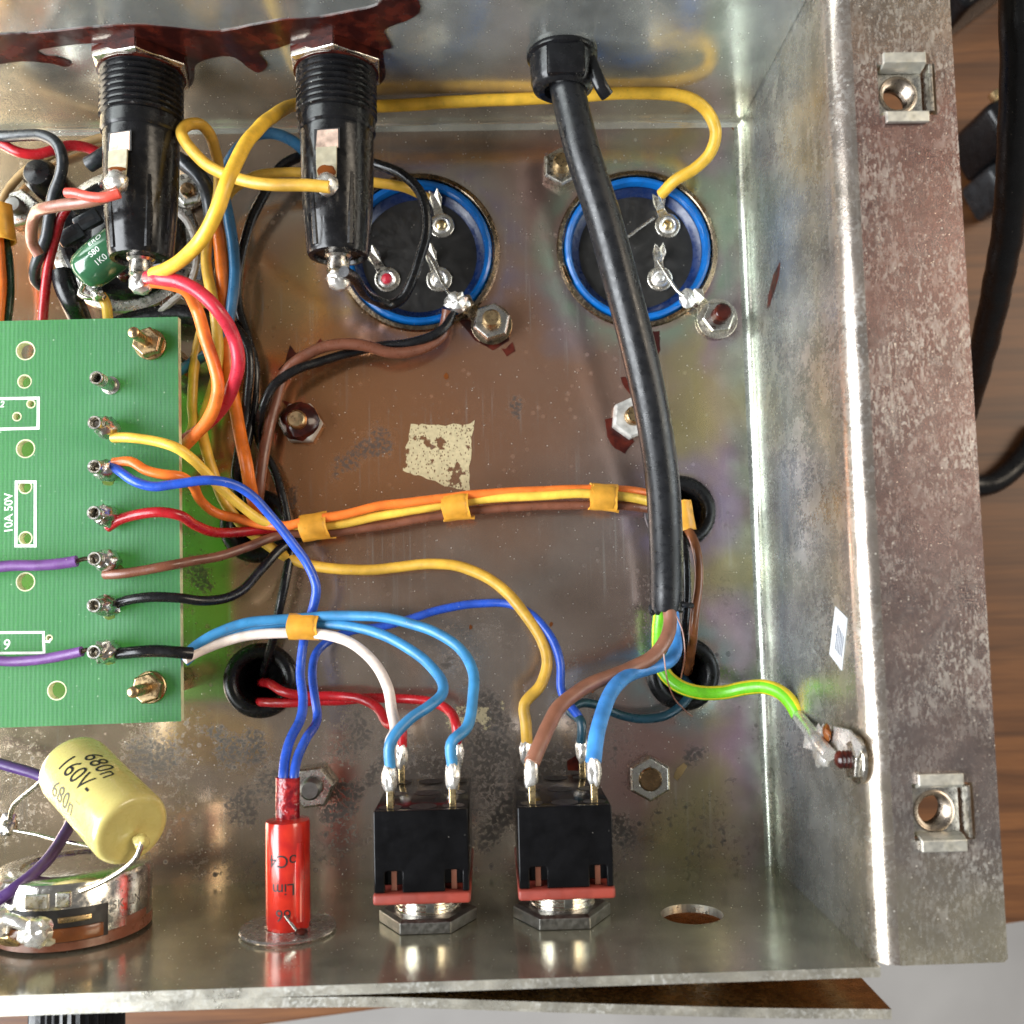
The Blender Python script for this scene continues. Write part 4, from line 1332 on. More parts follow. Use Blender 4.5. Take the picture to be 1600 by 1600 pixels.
for (u, v, lab) in ((207, 518, 'brass board screw and nut in the upper corner of circuit board'), (206, 1082, 'brass board screw and nut in the lower corner of circuit board')):
    p = P(u, v, BT + 9.0)
    p.z = BT + 0.02
    b_ = bolt('board_screw', p, Zp, 2.65, 0.95, 2.0, 8.6, ('brass', 'brass'), lab, 0.3, 'screws of the circuit board', washer=2.75)
    obj('standoff', MB().lathe(Vector((p.x, p.y, 0)), Zp, [(2.4, 0.02), (2.4, BT - 1.7), (0.8, BT - 1.68)], 6), 'brass', b_, smooth=None)

# ------------------------------------------------------------------ wires
def tg_(sx, side, zz):
    q = Vector((sx + side * 4.75, 26.3, zz + 0.3))
    return [q + Vector((0, 3.4, 0.4)), q]


Wg = 'coloured wires in the chassis'
wire('yellow_wire', [(240, 428, 28), (262, 420, 31), (290, 400, 35), (318, 370, 39), (340, 325, 41), (356, 280, 41), (380, 232, 37), (410, 195, 30), (440, 172, 22), (468, 163, 15), (525, 164, 11), (590, 166, 11), (660, 163, 11.5), (740, 158, 12), (850, 153, 12), (960, 147, 13), (1030, 146, 13), (1075, 153, 13), (1105, 175, 12), (1118, 205, 11), (1110, 238, 9), (1085, 264, 7), (1055, 282, 5), (1033, 303, 2)], 2.25, 'yellow',
     'long yellow wire from left fuse holder along rear wall to right capacitor')
wire('yellow_wire', [(515, 292, 34.5), (480, 290, 34.3), (430, 288, 33.5), (390, 284, 32.5), (350, 272, 31), (315, 250, 29), (290, 222, 27), (284, 204, 25.5), (296, 194, 23.5), (313, 194, 22), (327, 208, 20), (336, 235, 17), (342, 265, 14), (342, 300, 11), (330, 350, 9), (322, 400, 9), (328, 450, 10), (337, 495, 10), (341, 540, 9), (337, 590, 8), (325, 630, 7.5), (316, 665, 8), (322, 700, 9), (335, 745, 9), (352, 785, 8), (380, 822, 7), (410, 845, 6), (440, 866, 5.5), (475, 880, 5.5), (520, 888, 6), (570, 891, 6.5), (620, 886, 7), (675, 881, 8), (725, 887, 8.538461538461538), (775, 912, 9.615384615384615), (815, 952, 11.23076923076923), (845, 1000, 12.846153846153847), (855, 1035, 13.923076923076923), (845, 1070, 14.461538461538462), (820, 1100, 15.0)] + tg_(sx2, -1, 14.9), 2.0, 'yellow_old',
     'yellow wire looping beside left fuse holder, then down to the right toggle switch')
wire('yellow_wire', [(345, 345, 6), (360, 300, 7), (400, 275, 8), (450, 269, 8), (530, 275, 8), (590, 286, 7), (630, 293, 5), (668, 309, 2)], 1.9, 'yellow_old',
     'short yellow wire passing under right fuse holder to left capacitor')
wire('yellow_wire', [(176, 684, 20), (205, 685, 21), (250, 692, 21.5), (278, 702, 21.5), (305, 722, 19), (330, 748, 16), (355, 772, 13), (385, 797, 11), (412, 815, 9.5), (440, 822, 8.5), (475, 822, 8), (520, 820, 8), (600, 804, 8), (690, 789, 8), (740, 781, 8.2), (850, 774, 8.6), (930, 772, 8.4), (1000, 780, 7), (1040, 792, 4), (1058, 800, -2)], 1.75, 'yellow_pale',
     'yellow wire from circuit board running through the tied three wire bundle')
wire('yellow_wire', [(322, 470, 4), (314, 520, 6), (304, 570, 6.5), (300, 630, 7), (302, 665, 8), (290, 692, 9), (270, 722, 9), (245, 745, 8)], 1.9, 'yellow_old',
     'short yellow wire behind the orange wire, going under circuit board edge')
wire('orange_wire', [(178, 722, 21), (205, 721, 22), (228, 735, 22), (255, 741, 22), (282, 744, 21), (300, 757, 18), (312, 782, 14), (338, 802, 11), (375, 811, 9.5), (410, 819, 8.8), (445, 822, 9.5), (475, 815, 9.6), (520, 808, 9.4), (600, 789, 9.2), (690, 779, 9), (740, 773, 8.6), (850, 766, 8), (930, 764, 7.6), (1000, 769, 6), (1040, 785, 3), (1058, 796, -2)], 1.75, 'orange',
     'orange wire from circuit board running through the tied three wire bundle')
wire('brown_wire', [(164, 897, 19), (185, 896, 20), (225, 891, 20.5), (262, 884, 20.5), (300, 876, 18), (345, 869, 15), (390, 853, 12), (425, 839, 9), (455, 832, 8), (480, 833, 7.5), (520, 832, 7.2), (600, 821, 7), (690, 805, 7), (740, 797, 7), (850, 791, 7), (930, 789, 7), (1000, 793, 6), (1040, 800, 3), (1056, 806, -2)], 1.7, 'brown',
     'brown wire from circuit board running through the tied three wire bundle')
wire('red_wire', [(168, 824, 19), (188, 811, 20), (220, 803, 21), (255, 801, 21.5), (282, 806, 20.5), (305, 820, 17), (335, 832, 13), (380, 831, 9), (430, 826, 7), (478, 824, 6.6), (495, 823, 6.4)], 1.8, 'red',
     'dark red wire leaving circuit board and entering the yellow tie')
wire('black_wire', [(182, 943, 20), (205, 937, 21), (240, 933, 21.5), (280, 934, 21), (315, 939, 19), (350, 936, 16), (380, 920, 13), (410, 888, 10), (438, 858, 7.5), (462, 842, 6), (485, 836, 5.5)], 1.7, 'black',
     'black wire from circuit board rising into the tied bundle')
wire('blue_wire', [(172, 726, 21), (185, 735, 22), (210, 753, 23), (238, 761, 23), (275, 756, 23), (325, 750, 22), (365, 757, 20), (395, 776, 18), (425, 810, 16), (455, 847, 15), (480, 880, 14), (493, 915, 13.5), (490, 945, 13), (482, 975, 12), (473, 1010, 13), (469, 1050, 14.3), (473, 1095, 16.9), (469, 1125, 19.4), (455, 1155, 22.7), (446, 1185, 25.2), (443, 1215, 27.2), (443, 1235, 27.3)], 1.65, 'blue',
     'royal blue wire from circuit board curving down to the red lamp')
wire('blue_wire', [(459, 1235, 27.3), (459, 1212, 27.2), (464, 1185, 25.2), (478, 1155, 22.7), (496, 1122, 15.1), (492, 1085, 13.5), (488, 1050, 11.2), (494, 1020, 8.8), (515, 1000, 6.9), (550, 985, 6.2), (600, 978, 6.2), (650, 964, 6.9), (700, 950, 7.5), (750, 943, 8.1), (795, 944, 9.4), (830, 960, 11.2), (860, 995, 13.1), (875, 1035, 14.4), (877, 1080, 15.0)] + tg_(sx2, 1, 14.9), 1.55, 'blue',
     'royal blue wire from red lamp arching across to right toggle switch')
hs = obj('black_sleeve', wiremesh([(184, 1021, 20), (215, 1018, 21), (250, 1017, 21), (280, 1019, 20.5), (300, 1021, 19.5)], 2.05), 'black')
tag(hs, 'short black heat shrink sleeve over the lowest board terminal', 'sleeve')
wire('light_blue_wire', [(288, 1026, 18.5), (305, 1010, 18.1), (335, 990, 17.4), (375, 975, 17), (420, 969, 16.5), (470, 966, 16), (530, 962, 16.5), (585, 962, 17.8), (635, 972, 19.3), (685, 991, 21.6), (720, 1013, 23.9), (738, 1045, 26.9), (740, 1085, 30.0), (731, 1135, 33.0)] + tg_(sx1, 1, 34.7), 1.78, 'lightblue',
     'outer light blue wire ending at right terminal of left toggle switch')
wire('light_blue_wire', [(288, 1034, 17.8), (308, 1017, 17), (340, 999, 16), (380, 984, 15.5), (430, 977, 15), (475, 975, 14.8), (530, 976, 16), (580, 986, 17.8), (630, 1009, 20.8), (670, 1038, 23.9), (691, 1064, 26.9), (691, 1085, 29.2), (670, 1104, 31.5), (640, 1124, 33.4)] + tg_(sx1, -1, 34.7), 1.78, 'lightblue',
     'inner light blue wire bending back to left terminal of left toggle switch')
wire('white_wire', [(288, 1030, 19.3), (310, 1018, 17.8), (345, 1004, 16.5), (385, 994, 16), (430, 989, 16), (475, 989, 16.2), (515, 993, 17), (550, 1006, 18.5), (585, 1036, 20.8), (606, 1075, 23.9), (612, 1110, 26.9), (618, 1140, 30.0)] + tg_(sx1, -1, 33.0), 1.8, 'white',
     'white wire curving from yellow tie to the left toggle switch')
wire('red_wire', [(408, 1066, -3), (424, 1070, 3), (445, 1081, 5), (480, 1088, 5.3), (520, 1087, 5.6), (560, 1091, 6.9), (590, 1106, 9.4), (606, 1130, 11.9)] + tg_(sx1, -1, 14.9), 1.75, 'red',
     'dark red wire from the grommet, its end hidden behind the white wire')
wire('red_wire', [(400, 1096, -3), (415, 1098, 2.5), (450, 1098, 4), (510, 1096, 4.5), (580, 1091, 5), (640, 1092, 6.2), (680, 1098, 9.4), (703, 1112, 11.9)] + tg_(sx1, 1, 14.9), 1.75, 'red',
     'dark red wire from the grommet to right side of left toggle switch')
wire('orange_wire', [(238, 440, 26), (262, 442, 26.5), (290, 452, 26), (308, 485, 23), (320, 525, 23), (334, 568, 22.5), (341, 600, 22), (337, 630, 20), (322, 660, 17), (300, 685, 14.5), (275, 710, 12.5), (245, 735, 12)], 2.2, 'orange',
     'orange wire bowing from left fuse holder end to below the circuit board')
wire('red_wire', [(232, 434, 26), (250, 436, 29), (280, 440, 30), (312, 456, 30), (345, 490, 29), (364, 525, 26), (372, 565, 24), (364, 605, 20), (345, 640, 16), (315, 668, 12.5), (285, 690, 10), (255, 705, 9)], 2.3, 'crimson',
     'crimson wire arching from left fuse holder end over the orange wire')
wire('orange_wire', [(333, 318, 7), (342, 370, 8.5), (347, 420, 9), (350, 470, 8), (352, 520, 7.5), (357, 575, 7), (366, 625, 7), (376, 680, 8), (387, 740, 9), (396, 785, 5), (402, 822, -3)], 2.45, 'orange_dark',
     'thick dark orange wire running down into the hidden grommet')
wire('steel_blue_wire', [(500, 262, 7), (478, 238, 9), (455, 219, 10.5), (425, 207, 11), (395, 213, 11), (370, 234, 11), (354, 262, 10), (350, 300, 9), (357, 340, 9), (365, 385, 9), (367, 425, 9), (362, 475, 9), (350, 520, 8), (330, 548, 7), (308, 562, 6), (285, 576, 6), (255, 592, 6)], 2.1, 'steelblue',
     'steel blue wire arching behind right fuse holder then diving under circuit board')
wire('grey_wire', [(245, 228, 8), (268, 243, 10), (292, 258, 11.5), (315, 280, 11), (328, 310, 9), (331, 350, 7), (326, 395, 5), (318, 440, 4)], 3.0, 'greyblack',
     'thick dark grey wire right of left fuse holder body')
wire('black_wire', [(538, 424, 27), (552, 432, 24), (566, 452, 17), (588, 470, 8), (610, 476, 5), (628, 466, 5), (642, 440, 6), (655, 405, 7), (666, 365, 8), (666, 330, 8.5), (655, 298, 8.5), (632, 275, 8), (605, 262, 7), (560, 250, 6), (500, 243, 6), (460, 248, 7), (432, 268, 7), (410, 308, 6), (392, 350, 5), (378, 395, 4.5), (372, 440, 4), (374, 485, 4), (387, 530, 4), (398, 570, 4), (399, 620, 4), (390, 670, 4), (382, 720, 4), (388, 780, 3), (396, 818, -3)], 1.95, 'black',
     'black wire curling over left capacitor from end of the right fuse holder')
wire('black_wire', [(345, 495, 4), (368, 512, 6), (386, 540, 7), (390, 580, 7), (386, 630, 6), (377, 690, 5), (368, 750, 4), (385, 800, -1)], 1.9, 'black',
     'short black wire curving right of the crimson wire')
wire('brown_wire', [(700, 484, 4.2), (696, 505, 3.5), (690, 524, 3.5), (668, 541, 4), (635, 551, 5), (605, 550, 6), (575, 541, 6.5), (535, 537, 6.5), (495, 546, 6), (462, 565, 5.5), (442, 590, 5), (430, 630, 5), (418, 680, 5.5), (409, 730, 6), (403, 780, 5), (400, 820, -3)], 2.15, 'brown',
     'brown wire curving from dark solder tag down into the hidden grommet')
wire('black_wire', [(708, 488, 4), (700, 506, 4.5), (680, 523, 5), (640, 535, 5), (590, 541, 4.2), (545, 552, 4), (500, 566, 5.5), (462, 578, 7), (430, 600, 7.5), (411, 635, 7), (404, 668, 4.5), (410, 700, 3), (427, 732, 3.2), (441, 775, 4), (450, 815, 4.5), (455, 850, 5), (449, 890, 6), (440, 935, 6.5), (430, 985, 5), (418, 1030, 2), (410, 1060, -4)], 1.75, 'black',
     'long black wire looping from dark solder tag around to the lower grommet')
wire('brown_wire', [(1066, 812, -2), (1074, 826, 4), (1084, 848, 7), (1091, 880, 8), (1092, 915, 8), (1086, 955, 8), (1082, 1000, 6), (1078, 1030, 2), (1074, 1050, -4)], 1.75, 'brown_gloss',
     'glossy brown wire linking the two grommets beside the cable')
wire('black_wire', [(1060, 812, -2), (1066, 840, 3), (1072, 880, 5), (1073, 930, 5), (1069, 985, 4), (1062, 1030, 0), (1060, 1050, -4)], 1.75, 'black',
     'black wire linking the two grommets, half hidden by thick cable')
wire('teal_wire', [(1068, 1060, -4), (1080, 1080, 1.5), (1065, 1102, 4), (1035, 1120, 5.3), (1000, 1124, 5.6), (965, 1116, 6.2), (935, 1102, 7.5), (908, 1098, 10.0), (890, 1110, 12.5)] + tg_(sx2, 1, 15.6), 1.65, 'teal',
     'dark teal wire looping from grommet to the right toggle switch')
wire('purple_wire', [(-60, 890, 20), (-20, 889, 20.5), (20, 885, 20.8), (60, 884, 21), (95, 882, 21), (120, 878, 21)], 1.9, 'purple',
     'upper purple wire leaving the left edge from the circuit board')
wire('purple_wire', [(-60, 1032, 20), (-10, 1032, 20), (25, 1033, 20), (65, 1030, 20.5), (100, 1023, 21), (128, 1017, 21.5)], 1.75, 'purple',
     'lower purple wire joined to the lowest board terminal')
for nm_, q, lab in (('bare_lead', [(117, 879, 21), (126, 874, 21), (138, 872, 21), (150, 876, 21)], 'bare strand joining upper purple wire to its board pin'),
                    ('bare_lead', [(125, 1018, 21.5), (134, 1015, 21.5), (146, 1016, 21.5), (154, 1018, 21.5)], 'bare strand joining lower purple wire to the lowest board pin')):
    tag(obj(nm_, wiremesh(q, 0.8, 10), 'gunmetal'), lab, 'wire')
wire('violet_wire', [(-60, 1175, 8), (-20, 1188, 8), (20, 1199, 8.5), (60, 1211, 9), (100, 1232, 10), (118, 1260, 14), (108, 1290, 20), (88, 1325, 26), (60, 1358, 31), (25, 1386, 34), (-10, 1410, 35)], 1.9, 'violet',
     'violet wire passing behind yellow capacitor to the potentiometer')
# wires in the upper left corner
wire('red_wire', [(-30, 216, 12), (0, 225, 12), (30, 238, 12), (58, 241, 11.5), (85, 234, 11), (110, 227, 10), (135, 230, 9), (160, 242, 8)], 1.9, 'red',
     'dark red wire along the rear wall, upper left corner')
wire('grey_wire', [(-20, 212, 12.5), (10, 213, 13), (40, 211, 15), (68, 212, 17), (88, 225, 18), (97, 250, 18), (94, 275, 17), (84, 305, 16), (78, 340, 14), (73, 370, 13), (62, 395, 12), (54, 420, 10), (56, 440, 8), (72, 452, 6)], 2.05, 'greyblack',
     'dark grey wire bending down in the upper left corner')
wire('brown_wire', [(185, 300, 34), (160, 309, 34), (130, 316, 33), (95, 320, 31), (70, 325, 29), (55, 338, 24), (49, 360, 21), (52, 382, 18), (62, 398, 17)], 1.95, 'pinkbrown',
     'pinkish brown wire joined to side tab of left fuse holder')
wire('salmon_wire', [(187, 302, 35.3), (165, 308, 35.3), (140, 307, 34.8), (118, 302, 34.3), (104, 302, 33.8)], 1.6, 'salmon',
     'short cut salmon red wire end on side tab of left fuse holder')
wire('red_wire', [(106, 322, 14), (95, 340, 13), (86, 370, 12), (78, 400, 11), (72, 440, 10), (68, 480, 9), (66, 520, 8)], 1.75, 'red',
     'dark red wire running down under the board in the upper left')
wire('tan_wire', [(-10, 350, 2.5), (4, 315, 2.5), (20, 288, 2), (45, 262, 2), (80, 243, 2), (130, 224, 2), (170, 212, 2)], 1.6, 'tan',
     'dirty tan wire lying on the floor, upper left corner')
wire('orange_wire', [(-12, 300, 8), (-4, 360, 8), (1, 410, 8), (2, 450, 8), (-2, 500, 8), (-4, 530, 7)], 1.8, 'orange',
     'orange wire at the left picture edge above circuit board')
wire('dark_green_wire', [(0, 330, 6), (8, 370, 6.5), (14, 410, 7), (16, 450, 7), (13, 490, 7), (8, 530, 6)], 1.5, 'darkgreen',
     'dark green wire at the left picture edge above circuit board')
wire('black_sleeve', [(98, 428, 9), (103, 448, 9.5), (114, 472, 9), (124, 496, 7), (130, 520, 6)], 4.2, 'black',
     'fat black sleeve beside the valve socket', 'sleeves near the valve socket', 'sleeve')
wire('black_sleeve', [(138, 258, 9), (150, 250, 9.5), (165, 240, 9.5), (185, 232, 9)], 2.9, 'greyblack',
     'black sleeve end behind left fuse holder near the rear wall', 'sleeves near the valve socket', 'sleeve')
wire('black_sleeve', [(180, 512, 5), (230, 498, 5.5), (280, 492, 6), (320, 498, 6), (345, 510, 5)], 4.0, 'black',
     'black sleeve running behind the top edge of circuit board', 'sleeves near the valve socket', 'sleeve')

obj('brown_core', wiremesh([(1046, 945, 12), (1047, 975, 13), (1040, 1000, 14.8), (1020, 1025, 16.4), (985, 1044, 18.0), (940, 1062, 21.2), (900, 1083, 24.4), (872, 1107, 27.5), (856, 1135, 30.7), (845, 1160, 33.1)] + tg_(sx2, -1, 34.7)[1:], 2.45, 16), 'brown_core', mc)
obj('blue_core', wiremesh([(1048, 945, 8), (1053, 985, 7.5), (1056, 1012, 9), (1046, 1032, 12), (1020, 1042, 15.2), (985, 1052, 18.5), (960, 1075, 23.4), (945, 1105, 27.4), (934, 1140, 31.5)] + tg_(sx2, 1, 34.7)[1:], 2.5, 16), 'skyblue', mc)

# yellow ties round the bundles
def tie(c, d, ln, ry, rz, label, tail=True):
    d = Vector(d); d.z = 0
    d.normalize()
    sd = Vector((-d.y, d.x, 0))
    prof = []
    n = 28
    mb = MB()
    rings = []
    for (tt, sc_) in ((-0.5, 1.0), (-0.25, 1.02), (0, 0.99), (0.25, 1.02), (0.5, 1.04), (0.5, 0.90), (0, 0.88), (-0.5, 0.86)):
        rings.append([c + d * (tt * ln) + sd * (ry * sc_ * math.cos(2 * PI * k / n)) + Vector((0, 0, rz * sc_ * math.sin(2 * PI * k / n))) + d * 0.12 * math.sin(3 * 2 * PI * k / n) for k in range(n)])
    vs = [p for r in rings for p in r]
    fs = []
    m = len(rings)
    for i in range(m):
        j = (i + 1) % m
        for k in range(n):
            k2 = (k + 1) % n
            fs.append((i * n + k, i * n + k2, j * n + k2, j * n + k))
    mb.add(vs, fs)
    lap = []
    for (t0, r0) in ((-0.42, 1.03), (-0.42, 1.10), (0.34, 1.11), (0.40, 1.04)):
        lap.append([c + d * ((t0 + 0.03 * math.sin(k * 1.7)) * ln) + sd * (ry * r0 * math.cos(math.radians(38 + 9.5 * k))) + Vector((0, 0, rz * r0 * math.sin(math.radians(38 + 9.5 * k)))) for k in range(12)])
    vs = [p for r_ in lap for p in r_]
    fs = [(i * 12 + k, i * 12 + k + 1, ((i + 1) % 4) * 12 + k + 1, ((i + 1) % 4) * 12 + k) for i in range(4) for k in range(11)]
    fs += [(0, 12, 24, 36), (47, 35, 23, 11)]
    mb.add(vs, fs)
    if tail:
        b0 = c + d * (ln * 0.05) - sd * ry * 0.75 + Vector((0, 0, -rz * 0.75))
        mb.prism([b0, b0 + d * ln * 0.62, b0 + d * ln * 0.6 - sd * 0.7, b0 - sd * 0.3], (0, 0, 0.3))
    o = obj('wire_tie', mb, 'tie', None, origin=c, smooth=50)
    return tag(o, label, 'wire tie', 'yellow ties on the wire bundles')


tie(P(492, 823, 8), P(520, 818, 8) - P(470, 826, 8), 5.0, 2.5, 2.6, 'yellow tie where circuit board wires join into the bundle')
tie(P(712, 792, 8), P(760, 786, 8) - P(660, 798, 8), 4.9, 2.5, 2.4, 'yellow tie in the middle of the three wire bundle')
tie(P(942, 777, 7.7), P(990, 782, 8) - P(890, 775, 8), 5.0, 2.5, 2.4, 'yellow tie on the bundle just left of thick cable', True)
tie(P(475, 979, 15.6), P(520, 980, 15) - P(420, 980, 15), 5.2, 2.3, 2.2, 'yellow tie around light blue and white wires', False)
tie(P(1068, 806, 3.5), P(1072, 840, 4) - P(1062, 780, 4), 5.6, 1.9, 1.9, 'yellow tie at grommet, mostly behind thick cable', False)
tie(P(3, 350, 8), P(10, 400, 8) - P(-2, 300, 8), 7.0, 2.1, 2.1, 'yellow brown tie at the left picture edge', False)

# ------------------------------------------------------------------ valve socket corner
c = Vector((soc_c.x, soc_c.y, 0))
t_ = thing('valve_socket', c, 'dark round valve socket under left fuse holder, top of circuit board', 'valve socket')
obj('mounting_ring', MB().lathe(c, Zp, [(10.5, 0.02), (14.2, 0.02), (14.0, 0.9), (12.6, 1.3), (11.2, 1.2), (10.5, 0.6)], 56, closed=True), 'steel', t_)
obj('socket_base', MB().lathe(c, Zp, [(12.0, -6), (12.0, 1.5), (11.4, 3.2), (10.6, 3.6), (9.4, 3.2), (9.2, 2.2), (5.2, 2.0), (5.0, 4.6), (4.4, 5.0), (2.2, 5.0), (2.0, 2.5), (0, 2.4)], 48), 'bakelite', t_)
for k in range(8):
    q = 2 * PI * k / 8 + 0.2
    d = Vector((math.cos(q), math.sin(q), 0))
    s_ = Vector((-d.y, d.x, 0))
    p = c + d * 7.4
    tm = MB().prism([p - s_ * 1.0 + Zp * 2, p + s_ * 1.0 + Zp * 2, p + s_ * 0.9 + d * 1.6 + Zp * 7.0, p - s_ * 0.9 + d * 1.6 + Zp * 7.0], d * 0.4)
    o_ = obj('socket_terminal', tm, 'tinned' if k % 3 == 0 else 'solder_dull', t_, smooth=None, bevel=0.08)
    obj('solder', MB().blob(p + d * 1.7 + Zp * 6.0, (0.9, 0.9, 1.2), 0.3, seed=k), 'solder_dull' if k % 2 else 'lacquer', o_)
for (u, v, hgt, sz) in ((138, 345, 9, 3.6), (112, 368, 9, 3.6)):
    p = P(u, v, hgt)
    mt = Matrix.Rotation(0.5, 3, 'Z') @ Matrix.Rotation(0.25, 3, 'X')
    mb = MB().box(p, (sz * 1.35, sz * 0.8, 2.6), mt)
    o_ = obj('moulded_lug', mb, 'greyblack', t_, smooth=40, bevel=0.5)
    obj('lug_slot', MB().box(p + mt @ Vector((0, 0, 1.28)), (sz * 0.8, sz * 0.25, 0.12), mt), 'ink', o_, smooth=None)
obj('socket_ear', MB().lathe(P(293, 300, 0.9), Zp, [(1.6, 0), (3.6, 0), (3.4, 0.7), (1.6, 0.7)], 24, closed=True), 'steel', t_)
bolt('chassis_bolt', P(298, 303, 1.0), Zp, 3.0, 1.4, 1.6, 2.6, ('steel', 'bronze'), 'small screw of valve socket, right of the left fuse holder', 0.2)
bolt('chassis_bolt', P(36, 332), Zp, 4.0, 1.7, 2.6, 4.2, ('steel', 'darksteel'), 'grey bolt in the upper left corner beneath the tan wire', 0.3)
post = obj('rubber_post', MB().lathe(P(80, 290), Zp, [(3.4, 0), (3.2, 5), (2.4, 6.4), (0, 6.8)], 28), 'rubber')
tag(post, 'small black rubber post behind grey wire, upper left corner', 'post')

# frayed textile cord round the socket
pth = spline(uvh([(278, 330, 7), (296, 352, 7.5), (306, 385, 8), (305, 420, 8), (292, 450, 8), (270, 470, 8), (250, 488, 7)]), 0.45)
mb = MB().tube(pth, 0.65, 8)
for i, p in enumerate(pth):
    for _ in range(2):
        d = Vector((random.uniform(-1, 1), random.uniform(-1, 1), random.uniform(-0.2, 1))).normalized()
        mb.tube([p + d * 0.4, p + d * random.uniform(1.0, 1.7)], [0.09, 0.03], 4)
tag(obj('frayed_cord', mb, 'bristle'), 'frayed grey textile cord curving around the valve socket', 'cord')

# green drop capacitor
a, b = P(136, 424, 14), P(196, 376, 15)
dv = (b - a).normalized()
t_ = thing('green_capacitor', a, 'glossy green dipped capacitor tucked behind left fuse holder end', 'capacitor')
mb = MB()
path = [a - dv * 1.9, a - dv * 1.7, a - dv * 1.0, a, a + dv * 2, a + dv * 5, b, b + dv * 2, b + dv * 3]
mb.tube(path, [0.5, 1.8, 3.0, 3.5, 3.75, 3.8, 3.6, 2.4, 0.4], 28, up=(0, 0, 1), ry=1.0)
gb = obj('capacitor_body', mb, 'greencap', t_, smooth=60)
for s_, off, l_ in (('ERO', 0.55, 5.2), ('S80', 0.0, 4.0), ('1K0', -0.5, 4.0)):
    upv = Vector((dv.y, -dv.x, 0)) * (-off) + Vector((0, 0, 1))
    text_round('printing', s_, 1.5, a + dv * l_, dv, upv, 3.78, 'silk', gb, along=True, extrude=0.008)
lgc = P(143, 458, 11)
obj('lead_loop', MB().tube(spline([a - dv * 1.5, lgc + Vector((-1.5, 1.5, 0)), lgc + Vector((-1.9, -0.4, 0.5)), lgc + Vector((0.6, -1.0, 0.5)), lgc + Vector((1.8, -0.3, 0))]), 0.55, 10), 'tinned', t_)
obj('solder', MB().blob(P(153, 462, 11.5), (1.3, 1.2, 1.2), 0.3, seed=4), 'solder_dull', t_)
wire('yellow_wire', [(158, 462, 10), (166, 475, 10), (169, 495, 9), (170, 520, 8)], 1.9, 'yellow_old', 'stub of yellow wire below the green capacitor at board edge')

# ------------------------------------------------------------------ yellow film capacitor
A, B = P(112, 1197, 24), P(208, 1299, 38.5)
dv = (B - A).normalized()
t_ = thing('film_capacitor', A, 'pale yellow cylindrical film capacitor with black printing beside circuit board', 'capacitor')
LN = (B - A).length
prof = [(0, -0.6), (3.6, -0.5), (4.9, 0.1), (5.5, 1.0), (5.7, 2.2), (5.65, LN * 0.5), (5.72, LN - 1.3), (5.5, LN - 0.55), (5.05, LN - 0.1), (4.3, LN - 0.15), (2.0, LN - 0.45), (0.9, LN - 0.3), (0, LN)]
fb = obj('capacitor_body', MB().lathe(A, dv, prof, 56), 'capfilm', t_, smooth=60)
vw = (CAM - (A + B) / 2).normalized()
sdv = dv.cross(vw).normalized()
vw2 = sdv.cross(dv).normalized()
for s_, ang, l_, sz, mt in (('680n', 0.56, 0.50, 3.9, 'ink'), ('160V-', -0.06, 0.45, 4.2, 'ink'), ('680n', -0.76, 0.46, 3.8, 'inkgrey'), ('...', -0.42, 0.66, 2.0, 'inkgrey')):
    upv = vw2 * math.cos(ang) - sdv * math.sin(ang)
    text_round('printing', s_, sz, A + dv * (LN * l_), dv, upv, 5.70, mt, fb, along=True, extrude=0.008, weight=-0.006, spacing=1.02, shear=0.1)
lead0 = P(221, 1316, 36.5)
kn = obj('lead_knot', MB().blob(P(221, 1315, 38.4), (1.2, 1.2, 0.9), 0.3, seed=8), 'capfilm', fb)
obj('lead', wiremesh([(222, 1315, 38.9), (215, 1336, 39.2), (192, 1358, 39), (160, 1378, 38.5), (128, 1392, 37.5)], 0.85, 10), 'tinned', t_)
obj('lead', wiremesh([(95, 1200, 27), (62, 1222, 24), (38, 1243, 22), (20, 1262, 20), (16, 1278, 18)], 0.8, 10), 'tinned', t_)
obj('lead_joint', MB().blob(P(13, 1288, 17), (1.4, 1.9, 1.2), 0.4, seed=2), 'solder_dull', t_)
bl = obj('bare_lead', wiremesh([(16, 1296, 17), (50, 1303, 19), (95, 1313, 21), (140, 1322, 22), (170, 1330, 22)], 0.7, 10), 'tinned')
tag(bl, 'thin bare lead crossing under the yellow film capacitor', 'wire')

# ------------------------------------------------------------------ potentiometer
pz, pr_ = 23.5, 12.0
px = P(233, 1410, pz).x - pr_
t_ = thing('potentiometer', (px, 0, pz), 'round metal potentiometer on front wall with soldered lugs', 'potentiometer')
pb = Vector((px, 1.0, pz))
obj('can', MB().lathe(pb, by, [(11.6, 1.2), (12.0, 1.3), (12.0, 8.3), (11.6, 9.2), (10.6, 9.6), (8.0, 9.6), (7.7, 9.2), (0, 9.2)], 72), 'nickel', t_, smooth=35)
obj('wafer', MB().lathe(pb, by, [(11.4, -0.6), (11.9, -0.5), (11.9, 1.2), (11.4, 1.3)], 64), 'brown', t_)
def arc_strip(cx, cz, r, a0, a1, ya, yb, th):
    mb = MB()
    n = 14
    vs = []
    for k in range(n + 1):
        q = math.radians(a0 + (a1 - a0) * k / n)
        for (rr_, yy_) in ((r, ya), (r + th, ya), (r + th, yb), (r, yb)):
            vs.append(Vector((cx + rr_ * math.sin(q), yy_, cz + rr_ * math.cos(q))))
    fs = []
    for k in range(n):
        for j in range(4):
            j2 = (j + 1) % 4
            fs.append((k * 4 + j, k * 4 + j2, k * 4 + 4 + j2, k * 4 + 4 + j))
    fs += [(0, 1, 2, 3), (n * 4 + 3, n * 4 + 2, n * 4 + 1, n * 4)]
    return mb.add(vs, fs)


